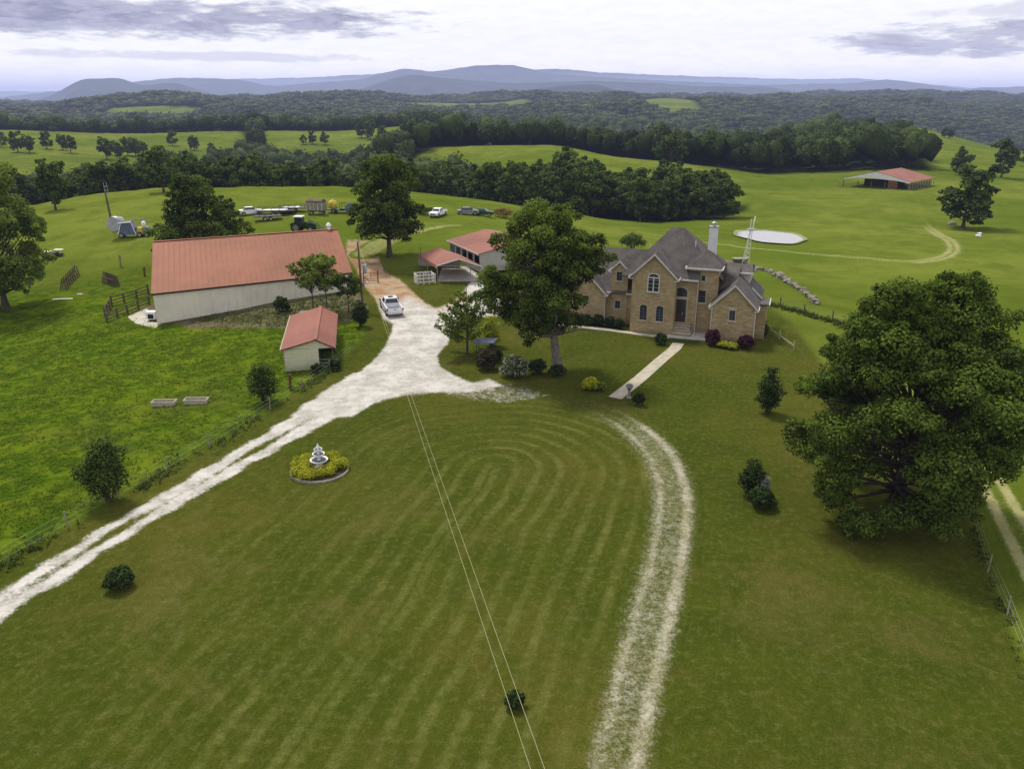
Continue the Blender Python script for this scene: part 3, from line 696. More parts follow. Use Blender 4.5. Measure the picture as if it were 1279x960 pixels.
def build_materials():
    M['brick'] = m_brick(); M['shingle'] = m_shingle(); M['glass'] = m_glass()
    M['trim'] = pmat('white_trim', (.62, .60, .56), .5, var=.1, stain=((.35, .32, .26), .5))
    M['frame'] = pmat('cream_window_frame', (.40, .36, .26), .55, var=.1)
    M['stone'] = pmat('limestone_lintel', (.42, .38, .31), .8)
    M['concrete'] = pmat('concrete', (.42, .38, .29), .9, var=.14, scale=1.2, stain=((.22, .21, .14), .6), bump=.15)
    M['concrete2'] = pmat('light_concrete', (.50, .48, .45), .9, var=.12, scale=1.2, stain=((.3, .28, .24), .5))
    M['doorwood'] = pmat('dark_oak_door', (.055, .032, .018), .45, var=.3, scale=4)
    M['redroof'] = m_metalroof('terracotta_metal_roof', (.27, .108, .062))
    M['redroof2'] = m_metalroof('faded_red_metal_roof', (.28, .115, .084))
    M['barnwall'] = m_panel('pale_grey_steel_wall', (.76, .71, .58))
    M['siding'] = m_siding('cream_lap_siding', (.66, .65, .44), .24)
    M['siding2'] = m_siding('white_lap_siding', (.50, .49, .44), .24)
    M['whitewall'] = pmat('white_render', (.66, .65, .66), .7, var=.08, stain=((.4, .36, .28), .5))
    M['steel'] = pmat('galvanised_steel', (.36, .37, .38), .45, .5, var=.2)
    M['grey'] = pmat('grey_paint', (.20, .21, .24), .5, var=.2)
    M['dark'] = pmat('dark_shadowed_interior', (.018, .016, .014), .9)  # near-black with the shade of interiors put in; also colours trim and hub
    M['oldwood'] = pmat('weathered_wood', (.11, .085, .06), .9, var=.35, scale=3, bump=.3)
    M['palewood'] = pmat('grey_board_wood', (.26, .23, .18), .9, var=.3, scale=3)
    M['pole'] = pmat('creosoted_pole', (.13, .10, .07), .9, var=.3, scale=3)
    M['bark'] = pmat('tree_bark', (.075, .06, .045), .95, var=.4, scale=3, bump=.6)
    M['barkgrey'] = pmat('grey_lichened_bark', (.15, .135, .11), .95, var=.4, scale=3, bump=.6)
    M['rust'] = pmat('rusty_pipe', (.13, .055, .03), .8, var=.35, scale=3)
    M['white'] = pmat('white_car_paint', (.80, .80, .82), .22, var=.03, spec=.5)
    M['whitep'] = pmat('white_plaster', (.78, .77, .78), .6, var=.08, stain=((.45, .44, .42), .4))
    M['black'] = pmat('black_rubber', (.018, .018, .02), .75, var=.3)
    M['blackm'] = pmat('black_steel', (.03, .03, .033), .45, var=.3)
    M['chrome'] = pmat('bright_wheel_metal', (.55, .55, .57), .25, .9, var=.1)
    M['redl'] = pmat('red_lamp_lens', (.28, .012, .010), .25, var=.1)
    M['clear'] = pmat('headlamp_lens', (.6, .62, .65), .1, var=.1)
    M['greenp'] = pmat('green_machinery_paint', (.012, .065, .022), .4, var=.25)
    M['yellowp'] = pmat('yellow_machinery_paint', (.55, .42, .06), .45, var=.2)
    M['bluep'] = pmat('blue_grey_paint', (.12, .14, .24), .5, var=.25)
    M['tarp'] = pmat('brown_canvas', (.13, .105, .075), .9, var=.3)
    M['rock'] = pmat('pale_field_stone', (.25, .23, .18), .95, var=.35, scale=1.3, bump=.5, stain=((.12, .12, .07), .7))
    M['boulder'] = pmat('grey_boulder', (.25, .255, .235), .95, var=.35, scale=1.8, bump=.5, stain=((.09, .09, .07), .6))
    M['wire'] = pmat('aluminium_power_cable', (.40, .39, .22), .5, .3, var=.05)
    M['soil'] = pmat('brown_mulch', (.055, .04, .026), .95, var=.4, scale=4, bump=.4)

# ================================================================== HOUSE (local frame: x along the front, y into the house)
def gable_front(mb, x0, x1, y, z0, ze, zr, t=.25):
    xm = (x0+x1)/2
    mb.poly([(x0, y, z0), (x1, y, z0), (x1, y, ze), (xm, y, zr), (x0, y, ze)], (0, t, 0))
def slab(mb, pts, th=.12):
    mb.poly(pts, (0, 0, -th))
def arch_pts(x, z0, w, h, rise, y, n=10):
    P = [(x-w/2, y, z0), (x+w/2, y, z0)]
    for i in range(n+1):
        t = i/n; xx = x + w/2 - w*t; P.append((xx, y, z0 + h - rise + rise*math.sqrt(max(0, 1-((xx-x)/(w/2))**2))))
    return P
def window(parent, x, y, z, w, h, rise=0, frame=.09, bars=(1, 1), fm=None, lintel=True, sill=True, label=None, name='window'):
    """window centred at x, bottom z, on a wall whose outside face is at y (facing -y)"""
    fm = fm or M['frame']; mb = MB()
    if rise:
        outer = arch_pts(x, z, w, h, rise, y-.05); inner = arch_pts(x, z+frame, w-2*frame, h-2*frame, rise*(w-2*frame)/w, y-.05)
    else:
        outer = [(x-w/2, y-.05, z), (x+w/2, y-.05, z), (x+w/2, y-.05, z+h), (x-w/2, y-.05, z+h)]
        inner = [(x-w/2+frame, y-.05, z+frame), (x+w/2-frame, y-.05, z+frame), (x+w/2-frame, y-.05, z+h-frame), (x-w/2+frame, y-.05, z+h-frame)]
    n = len(outer); vs = outer + inner + [(a, b+.07, c) for a, b, c in outer] + [(a, b+.045, c) for a, b, c in inner]; fs = []
    for i in range(n):
        j = (i+1) % n; fs += [(i, j, n+j, n+i), (i, 2*n+i, 2*n+j, j), (n+i, n+j, 3*n+j, 3*n+i)]
    mb.add(vs, fs); win = mb.build('window' if name == 'window' else name, fm, parent)
    if label: win['label'] = label
    g_ = MB(); g_.poly([(a, b+.035, c) for a, b, c in inner], (0, .01, 0)); g_.build('pane', M['glass'], win)
    if bars[0] or bars[1]:
        b_ = MB(); iw = w-2*frame; ih = h-2*frame
        for k in range(1, bars[0]+1):
            xx = x-iw/2+iw*k/(bars[0]+1); b_.box(xx-.011, xx+.011, y-.035, y-.02, z+frame, z+h-frame-(rise*.25 if rise else 0))
        for k in range(1, bars[1]+1):
            zz = z+frame+(ih-rise*.6)*k/(bars[1]+1); b_.box(x-iw/2, x+iw/2, y-.036, y-.021, zz-.011, zz+.011)
        b_.build('muntin', M['grey'] if fm is not M['trim'] else fm, win)
    s_ = MB()
    if sill: s_.box(x-w/2-.08, x+w/2+.08, y-.11, y+.02, z-.09, z-.002); s_.build('sill', M['stone'], win)
    return win

def brick_gable_roof(parent, x0, x1, yf, yb, ze, zr, oh=.32, eave_dx=.32):
    """steep front-facing gable roof: two slopes with white rakes and eave trim"""
    xm = (x0+x1)/2; sl = (zr-ze)/((x1-x0)/2); mb = MB()
    for s, xe in ((-1, x0-eave_dx), (1, x1+eave_dx)):
        z1 = ze - eave_dx*sl
        P = [(xm, yf-oh, zr+.10), (xe, yf-oh, z1+.10), (xe, yb, z1+.10), (xm, yb, zr+.10)]
        if s > 0: P = P[::-1]
        slab(mb, P, .14)
    mb.build('roof', M['shingle'], parent)
    tb = MB()
    for s, xe in ((-1, x0-eave_dx), (1, x1+eave_dx)):
        z1 = ze - eave_dx*sl
        tb.bar((xm - s*0.0, yf-oh-.03, zr-.03), (xe, yf-oh-.03, z1-.03), .05, .20, up=(0, -1, 0)) if False else tb.poly([(xm, yf-oh-.06, zr+.07), (xe, yf-oh-.06, z1+.07), (xe, yf-oh-.06, z1-.13), (xm, yf-oh-.06, zr-.13)], (0, .055, 0))
        tb.box(min(xe, xe+s*.08), max(xe, xe+s*.08), yf-oh-.06, min(yb, yf+1.6), z1-.12, z1+.06)
        tb.box(min(xe, xe-s*.42), max(xe, xe-s*.42), yf-oh-.058, yf-.003, z1-.16, z1-.10)
    tb.build('rake_trim', M['trim'], parent)

def build_house():
    ang = R(-19.5); t = thing('brick_house', 'large buff brick house with steep dark shingle roofs and white chimney', 'house', (13.28, 87.05, 0), ang)
    B = M['brick']; Sg = M['shingle']
    def wall(fn, lab=None):
        mb = MB(); fn(mb); o = mb.build('wall', B, t)
        if lab: o['label'] = lab
        return o
    # --- centre gable block
    def f(mb):
        gable_front(mb, 0, 4.77, 0, -.4, 6.6, 8.93); mb.box(0, .25, .25, 4, -.4, 6.6); mb.box(4.52, 4.77, .25, 4, -.4, 6.6)
    wall(f, 'tall centre gable wall of buff brick')
    brick_gable_roof(t, 0, 4.77, 0, 4.3, 6.6, 8.93)
    w = window(t, 2.37, 0, 4.72, 1.34, 2.12, .42, .10, (1, 3), M['trim'], label='tall arched upper window with white frame')
    cb = MB(); cb.box(2.37-.06, 2.37+.06, -.075, -.02, 4.8, 6.35); cb.box(1.78, 2.96, -.074, -.02, 6.28, 6.40); cb.build('mullion', M['trim'], w)
    for x in (1.42, 3.24): window(t, x, 0, 1.42, .98, 1.92, .36, .10, (1, 4))
    vb = MB(); vb.box(2.2, 2.7, -.03, 0.01, .55, .72); vb.build('vent', M['stone'], t)
    # --- entry bay
    def f(mb): mb.box(4.77, 7.02, 1.6, 1.85, -.4, 6.1)
    wall(f)
    ar = MB(); P = arch_pts(5.22, 1.15, 1.66, 4.05, .55, 1.56); ar.poly(P, (0, .045, 0)); ar.build('entry_surround', M['stone'], t)
    d = MB(); d.box(4.50+.06, 5.88-.0, 1.50, 1.553, 1.22, 3.80); door = d.build('door', M['doorwood'], t)
    q = MB()
    for x0, x1 in ((4.60, 4.80), (5.64, 5.84)): q.box(x0, x1, 1.475, 1.495, 1.75, 3.65)
    q.box(5.0, 5.44, 1.475, 1.495, 2.2, 3.6); q.build('pane', M['glass'], door)
    q = MB(); q.box(5.50, 5.55, 1.44, 1.49, 2.1, 2.35); q.build('handle', M['chrome'], door)
    tr = MB(); tr.poly(arch_pts(5.22, 4.12, 1.36, .98, .42, 1.52), (0, .03, 0)); tr.build('transom_window', M['glass'], t)
    s_ = MB(); s_.box(4.52, 5.95, 1.47, 1.56, 3.82, 4.08); s_.build('lintel', M['stone'], t)
    st = MB()
    for k in range(5): st.box(4.78, 6.55, -.02+.32*k, 1.6, .15+.21*k-.0, .15+.21*(k+1)) if k else st.box(4.78, 6.75, -.34, 1.6, .13, .36)
    st.build('steps', M['brick'], t); td = MB()
    for k in range(5): td.box(4.75, 6.57 if k else 6.77, -.07+.32*k if k else -.38, 1.55, .15+.21*(k+1)-.04+.003, .15+.21*(k+1)+.03)
    td.build('tread', M['stone'], t)
    pc = MB(); pc.box(4.3, 8.9, -.95, 1.78, -.3, .13); pc.build('porch', M['concrete2'], t)
    # --- tower bay
    def f(mb): mb.box(5.95, 9.1, 1.9, 5.4, -.4, 7.32)
    wall(f, 'square stair tower wall of buff brick')
    window(t, 7.47, 1.9, 3.45, .98, 1.55, 0, .11, (0, 1)); window(t, 7.47, 1.9, 5.85, .62, .82, 0, .12, (0, 0))
    rf = MB(); E0 = [(5.6, 1.35, 7.42), (9.42, 1.35, 7.42), (9.42, 5.9, 7.42), (5.6, 5.9, 7.42)]; A = (7.5, 3.5, 9.2)
    rf.add(E0 + [A] + [(a, b, c-.12) for a, b, c in E0], [(0,1,4), (1,2,4), (2,3,4), (3,0,4), (0,5,6,1), (1,6,7,2), (2,7,8,3), (3,8,5,0), (5,8,7,6)]); rf.build('roof', Sg, t)
    gt = MB(); gt.box(5.5, 9.52, 1.24, 1.34, 7.26, 7.44); gt.box(9.43, 9.53, 1.345, 3.6, 7.26, 7.44); gt.box(5.49, 5.59, 1.345, 2.4, 7.26, 7.44); gt.build('gutter', M['trim'], t)
    # --- main hipped roof
    mr = MB(); x0, x1, y0, y1, z0 = -1.5, 9.5, 1.05, 11.2, 6.15
    V = [(x0, y0, z0), (x1, y0, z0), (x1, y1, z0), (x0, y1, z0), (3.15, 6.0, 11.0), (4.55, 6.0, 11.0)]
    mr.add(V + [(a, b, c-.14) for a, b, c in V[:4]], [(2,3,4,5), (3,0,4)])
    V2 = [(x0, y0, z0), (7.1, y0, z0), (7.1, 2.0, z0+.9309), (8.545, 2.0, z0+.9309), (9.5, 2.0, z0), (9.5, y1, z0), (4.55, 6.0, 11.0), (3.15, 6.0, 11.0)]
    mr.add(V2 + [(a, b, z0-.14) for a, b, c in V2[:2]], [(0,1,2,3,6,7), (3,4,5,6), (0,8,9,1)]); mr.build('roof', Sg, t)['label'] = 'tall hipped main roof of dark shingles'
    gt = MB(); gt.box(4.6, 7.1, .94, 1.045, 6.0, 6.17); gt.build('gutter', M['trim'], t)
    def f(mb): mb.box(-1.0, 9.1, 4.2, 10.8, -.4, 6.05)
    wall(f)
    # --- right wing, front gable
    def f(mb):
        gable_front(mb, 8.95, 13.35, -.85, -.4, 4.15, 6.35); mb.box(8.95, 9.2, -.6, 6, -.4, 4.1); mb.box(13.1, 13.35, -.6, 8, -.4, 4.1)
    wall(f, 'front gable wall of the right wing, buff brick')
    brick_gable_roof(t, 8.95, 13.35, -.85, 5.2, 4.15, 6.35)
    window(t, 11.05, -.85, 2.45, .80, 1.25, 0, .11, (1, 3))
    l = MB(); l.box(10.6, 11.5, -.90, -.84, 3.72, 3.92); l.build('lintel', M['stone'], t)
    # roof filling between the tower and the right wing
    r2 = MB(); r2.poly([(8.3, 2.6, 4.2), (11.1, 2.6, 6.3), (11.1, 5.2, 7.2), (8.3, 5.2, 6.9)], (0, 0, -.12)); r2.build('roof', Sg, t)
    # rear right upper storey with flat-pitched roof
    u = MB(); u.box(9.6, 12.25, 4.75, 8.9, 3.5, 6.62); u.build('wall', M['siding2'], t)['label'] = 'upper rear wall with white siding'
    u = MB(); V = [(9.1, 4.45, 6.66), (12.5, 4.45, 6.66), (12.5, 9.2, 6.66), (9.1, 9.2, 6.66), (9.1, 6.1, 7.35), (12.3, 6.1, 7.35)]
    u.add(V + [(a, b, c-.12) for a, b, c in V[:4]], [(0,1,5,4), (1,2,5), (2,3,4,5), (3,0,4), (0,6,7,1), (1,7,8,2), (2,8,9,3), (3,9,6,0), (6,9,8,7)]); u.build('roof', Sg, t)
    u = MB(); u.box(9.9, 12.55, 4.33, 4.44, 6.5, 6.68); u.build('gutter', M['trim'], t)
    u = MB(); u.poly([(12.3, 3.6, 5.3), (13.75, 3.6, 4.0), (13.75, 9.2, 4.0), (12.3, 9.2, 5.3)], (0, 0, -.12)); u.box(13.2, 14.6, 1.6, 4.8, 3.80, 3.93); u.build('roof', Sg, t)
    u = MB(); u.bar((12.62, 3.4, 5.25), (13.8, 3.4, 4.1), .06, .16); u.box(14.61, 14.7, 1.55, 4.8, 3.72, 3.95); u.build('rake_trim', M['trim'], t)
    u = MB(); u.box(13.25, 14.4, 1.9, 4.6, -.4, 3.78); u.build('wall', B, t)
    # --- left wing, recessed wall + dormer + garage gable
    def f(mb): mb.box(-7.7, 0.0, 3.0, 12.0, -.4, 3.75); mb.poly([(-7.7, 3.0, 3.75), (-7.7, 12.0, 3.75), (-7.7, 7.5, 7.75)], (.25, 0, 0))
    wall(f)
    r = MB(); slab(r, [(-8.0, 2.65, 3.72), (.0, 2.65, 3.72), (1.2, 7.5, 8.0), (-8.0, 7.5, 8.0)], .14); slab(r, [(-8.0, 7.5, 8.0), (1.2, 7.5, 8.0), (0, 12.35, 3.72), (-8.0, 12.35, 3.72)], .14); r.build('roof', Sg, t)['label'] = 'steep roof of the left wing'
    for q in ((-1.15, -.0), (-3.55, -2.95)): gt = MB(); gt.box(q[0], q[1], 2.53, 2.64, 3.58, 3.74); gt.build('gutter', M['trim'], t)
    gt = MB(); gt.bar((-8.05, 2.6, 3.65), (-8.05, 7.5, 7.95), .06, .2); gt.build('rake_trim', M['trim'], t)
    def f(mb):
        gable_front(mb, -2.95, -1.05, 2.9, -.4, 6.45, 7.35); mb.box(-2.95, -2.75, 3.15, 6.2, 3.0, 6.4); mb.box(-1.25, -1.05, 3.15, 6.2, 3.0, 6.4)
    wall(f, 'narrow brick wall dormer on the left wing')
    brick_gable_roof(t, -2.95, -1.05, 2.9, 7.0, 6.45, 7.35, .28, .26)
    window(t, -2.05, 2.9, 5.0, .88, 1.22, 0, .12, (1, 2)); window(t, -2.12, 2.9, 1.72, .82, 1.10, 0, .11, (1, 1))
    def f(mb): gable_front(mb, -7.62, -3.55, 2.4, -.4, 3.75, 5.8)
    wall(f, 'left front gable wall of buff brick')
    brick_gable_roof(t, -7.62, -3.55, 2.4, 5.2, 3.75, 5.8)
    for x in (-5.75,): window(t, x, 2.4, 2.05, .78, 1.2, 0, .1, (1, 1))
    # --- downspouts, chimney
    for q in ([(7.0, 1.5, 6.0), (7.0, 1.53, 5.8), (7.0, 1.53, .4), (7.15, -.9, .28)], [(8.9, -.95, 4.0), (8.9, -.93, .2)], [(13.42, -.95, 3.9), (13.42, -.93, .1)], [(-3.5, 2.32, 3.6), (-3.5, 2.34, .1)]):
        dp = MB(); dp.tube(q, .045, 6); dp.build('downspout', M['trim'], t)
    ch = MB(); ch.box(7.42, 8.32, 4.4, 5.2, 5.0, 11.45); ch.build('chimney', M['whitewall'], t, bevel=.02)
    cp = MB(); cp.box(7.36, 8.38, 4.34, 5.26, 11.4, 11.53); cp.cyl((7.87, 4.8, 11.53), (7.87, 4.8, 11.85), .17, 10); cp.lathe([(.28, 0), (.30, .05), (.02, .2)], (7.87, 4.8, 11.85), 12); cp.build('chimney_cap', M['steel'], t)
    for q in ((.9, 5.2, 8), (6.1, 4.2, 9)): vp = MB(); vp.cyl(q, (q[0], q[1], q[2]+.95), .05, 8); vp.build('vent_pipe', M['trim'], t)
    return t

# ================================================================== BARNS
def build_barn():
    eL, eR, rL, rR = Vector((-43.3, 94.0, 2.7)), Vector((-21.5, 106.5, 2.7)), Vector((-48.5, 108.2, 6.5)), Vector((-25.9, 119.2, 6.5))
    t = thing('metal_barn', 'long low pale steel barn with wide terracotta metal roof', 'barn', (-43.3, 94, -1.4)); O = Vector((-43.3, 94, -1.4))
    eL, eR, rL, rR = [p-O for p in (eL, eR, rL, rR)]
    bL, bR = rL + (rL-eL).normalized()*5 + Vector((0, 0, -3.2)), rR + (rR-eR).normalized()*5 + Vector((0, 0, -3.2))
    r = MB(); up = Vector((0, 0, .12))
    def sheet(a, b, c, d): r.poly([a, b, c, d], (0, 0, -.08))
    sheet(eL, eR, rR, rL); sheet(rL, rR, bR, bL)
    n = 38
    for i in range(n+1):
        f = i/n; a = eL.lerp(eR, f); b = rL.lerp(rR, f); r.bar(a+Vector((0, 0, .008)), b+Vector((0, 0, .008)), .03, .03)
    r.build('roof', M['redroof'], t)
    rc = MB(); rc.bar(rL+Vector((0, 0, .05)), rR+Vector((0, 0, .05)), .5, .05); rc.build('ridge_cap', M['redroof'], t)
    # walls set in from the eaves
    c = (eL+eR+bL+bR)/4
    def ins(p, k=.985): q = c + (p-c)*k; return Vector((q.x, q.y, 0))
    W = [ins(eL), ins(eR), ins(rR), ins(bR), ins(bL), ins(rL)]; H = [eL.z-.05, eR.z-.05, rR.z-.12, bR.z-.12, bL.z-.12, rL.z-.12]
    H = [h-.12 for h in H]; w = MB()
    for i in range(6):
        j = (i+1) % 6; a, b = W[i], W[j]
        w.add([(a.x, a.y, -2.5), (b.x, b.y, -2.5), (b.x, b.y, H[j]), (a.x, a.y, H[i])], [(0, 1, 2, 3)])
    w.build('wall', M['barnwall'], t)
    tr = MB(); tr.bar(eL+Vector((0, -.06, -.12)), eR+Vector((0, -.06, -.12)), .06, .16); tr.build('eave_trim', M['dark'], t)
    q = MB(); a, b = W[0], W[1]; d = (b-a).normalized()
    q.bar(a+d*.3+Vector((.1, -.12, .25)), a+d*9+Vector((.1, -.12, .75)), .05, .16); q.build('skirt_board', M['oldwood'], t)
    cu = MB(); p = rR - (rR-rL).normalized()*1.2; cu.cyl(p, p+Vector((0, 0, .5)), .28, 10); cu.lathe([(.40, 0), (.42, .15), (.2, .45), (.05, .55)], p+Vector((0, 0, .5)), 12); cu.build('roof_vent', M['whitep'], t)
    return t

def shed_generic(): pass
def build_shed():
    """lean little shed: gable end towards the camera, open bay on the right"""
    p = Vector((-22.05, 73.81, 0)); z = float(hz(-20, 74)); t = thing('loafing_shed', 'small cream lap-sided shed with faded red gable roof', 'shed', (p.x, p.y, z), R(10.5))
    W, D, he, hr = 4.65, 12.6, 2.25, 3.05; xm = W*.66
    w = MB(); w.poly([(0, 0, -.3), (3.25, 0, -.3), (3.25, 0, he-.12), (0, 0, he)], (0, .1, 0)); w.poly([(0, 0, he), (3.25, 0, he-.12), (W, 0, he), (xm, 0, hr)], (0, .1, 0)) if False else None
    w.poly([(3.25, 0, he-.13), (W, 0, he-.13), (W, 0, he), (xm, 0, hr), (0, 0, he), (0, 0, he-.118)], (0, .1, 0))
    w.box(0, .1, .101, D, -.3, he); w.box(.1, W, D-.1, D, -.3, he); w.box(W-.1, W, D*.45, D-.1, -.3, he-.1)
    w.build('wall', M['siding'], t)
    i = MB(); i.box(3.1, 3.2, .3, D*.5, -.3, he-.2); i.build('partition', M['dark'], t)  # dark colour stands for the shade in the open bay
    r = MB(); o = .25
    sl = (hr-he)/xm; sr = (hr-he)/(W-xm)
    r.poly([(-o, -o, he-o*sl+.06), (xm, -o, hr+.06), (xm, D+o, hr+.06), (-o, D+o, he-o*sl+.06)], (0, 0, -.05)); r.poly([(xm, -o, hr+.06), (W+o, -o, he-o*sr+.06), (W+o, D+o, he-o*sr+.06), (xm, D+o, hr+.06)], (0, 0, -.05))
    for k in range(19):
        y = -o + .1 + k*(D+2*o-.2)/18; r.bar((-o, y, he-o*sl+.065), (xm, y, hr+.065), .02, .02); r.bar((xm, y, hr+.065), (W+o, y, he-o*sr+.065), .02, .02)
    r.build('roof', M['redroof2'], t)
    q = MB(); q.box(-o-.1, -o-.01, -o, D+o, he-o*sl-.1, he-o*sl+.08); q.box(-.06, -.005, -.06, .02, -.3, he-.05); q.build('gutter', M['frame'], t)
    rc = MB(); rc.bar((xm, -o, hr+.10), (xm, D+o, hr+.10), .35, .03); rc.build('ridge_cap', M['redroof2'], t)
    tr = MB(); tr.bar((-o, -o-.02, he-o*sl), (xm, -o-.02, hr), .04, .12); tr.bar((xm, -o-.02, hr), (W+o, -o-.02, he-o*sr), .04, .12); tr.build('rake_trim', M['rust'], t)
    for q in (.05, D*.45): ps = MB(); ps.bar((W-.05, q, -.3), (W-.05, q, he-.1), .12); ps.build('post', M['oldwood'], t)
    gt = MB()
    for z_ in (.35, .7, 1.05): gt.tube([(3.3, -.1, z_), (W+.4, -.5, z_)], .025, 6)
    gt.tube([(W+.4, -.5, 0), (W+.4, -.5, 1.15)], .03, 6); gt.build('gate', M['steel'], t)
    # lower roof behind
    b = MB(); b.poly([(.6, D+.4, 2.3), (3.6, D+.4, 2.5), (3.6, D+2.6, 2.3), (.6, D+2.6, 2.1)], (0, 0, -.06)); b.build('rear_roof', M['grey'], t)
    b = MB(); b.box(.8, 3.4, D+.5, D+2.4, -.3, 2.05); b.build('rear_wall', M['oldwood'], t)
    return t

def build_carport():
    """open steel carport with a rounded gable roof"""
    a = g(547, 352); t = thing('carport', 'open steel carport with low red gable roof and grey gravel floor', 'carport', a, R(-4)); W, D, he, hr = 6.3, 8.5, 2.35, 3.35
    r = MB(); pr = [(-.15, he-.35), (-.05, he), (W*.25, he+(hr-he)*.5), (W/2, hr), (W*.75, he+(hr-he)*.5), (W+.05, he), (W+.15, he-.35)]
    sk = -4.2   # the frame runs back towards the left
    for (x0, z0), (x1, z1) in zip(pr[:-1], pr[1:]): r.poly([(x0, 0, z0), (x1, 0, z1), (x1+sk, D, z1), (x0+sk, D, z0)], (0, 0, -.05))
    r.build('roof', M['redroof2'], t)
    e = MB(); e.tube([(x, -.04, z-.06) for x, z in pr], .06, 6); e.build('roof_edge', M['trim'], t)
    for fx in (0, 1):
        for fy in (0, .5, 1):
            q = MB(); q.bar((fx*W+sk*fy, D*fy, -.2), (fx*W+sk*fy, D*fy, he-.1), .09); q.build('post', M['steel'], t)
    tr = MB()
    for fy in (0, .5, 1): tr.bar((sk*fy+.3, D*fy+.05, he-.05), (W-.3+sk*fy, D*fy+.05, he-.05), .06)
    tr.build('truss', M['steel'], t)
    s = MB(); s.poly([(sk, D, -.1), (W+sk, D, -.1), (W+sk, D, 1.9), (sk, D, 1.9)], (0, .04, 0)); s.build('rear_panel', M['siding2'], t)
    return t

def build_outbuilding():
    """long low outbuilding behind the carport, mostly behind the yard tree"""
    t = thing('outbuilding', 'long cream outbuilding with faded red roof behind the carport', 'outbuilding', (0, 0, 0))
    z = float(hz(-8, 128)); fl = Vector((*at_z(561, 300, z+2.4), z+2.4)); fr = Vector((*at_z(599, 316.5, z+2.4), z+2.4))
    e = (fr-fl); L = e.length; ang = math.atan2(e.y, e.x); t.location = (fl.x, fl.y, z); t.rotation_euler = (0, 0, ang)
    D = 13.; he, hr = 2.4, 3.7; W = L
    # front (long open bays) faces the viewer's left
    w = MB(); w.box(0, W, .1, .2, he-.5, he); w.box(0, W, .1, .2, -.4, .7); w.box(W-.1, W, .2, D, -.4, he); w.box(0, .1, .2, D, -.4, he); w.box(.1, W-.1, D-.1, D, -.4, he)
    for k in range(6): x = W*k/5.; w.box(max(0, x-.22), min(W, x+.22), .1, .2, .7, he-.5)
    w.poly([(W-.05, .2, he), (W-.05, D, he), (W-.05, D/2, hr-.1)], (.05, 0, 0)); w.build('wall', M['siding2'], t)
    i = MB(); i.box(.3, W-.3, 2.5, 2.6, 0, he-.2); i.build('interior_shade', M['dark'], t)  # dark sheet behind the bays, inside shade put into its colour
    r = MB(); r.poly([(-.35, -.25, he), (W+.35, -.25, he), (W+.35, D/2, hr), (-.35, D/2, hr)], (0, 0, -.06)); r.poly([(-.35, D/2, hr), (W+.35, D/2, hr), (W+.35, D+.25, he), (-.35, D+.25, he)], (0, 0, -.06))
    for k in range(16): x = -.3+k*(W+.6)/15; r.bar((x, -.25, he+.01), (x, D/2, hr+.01), .02, .02)
    r.build('roof', M['redroof2'], t)
    e = MB(); e.box(-.35, W+.35, -.32, -.26, he-.14, he+.02); e.build('eave_trim', M['trim'], t)
    return t
def at_z(u, v, z):
    a = (u-640)/FOC; b = (480-v)/FOC; k = (z-CAMH)/(-ST + b*CT); return (a*k, (CT+b*ST)*k)

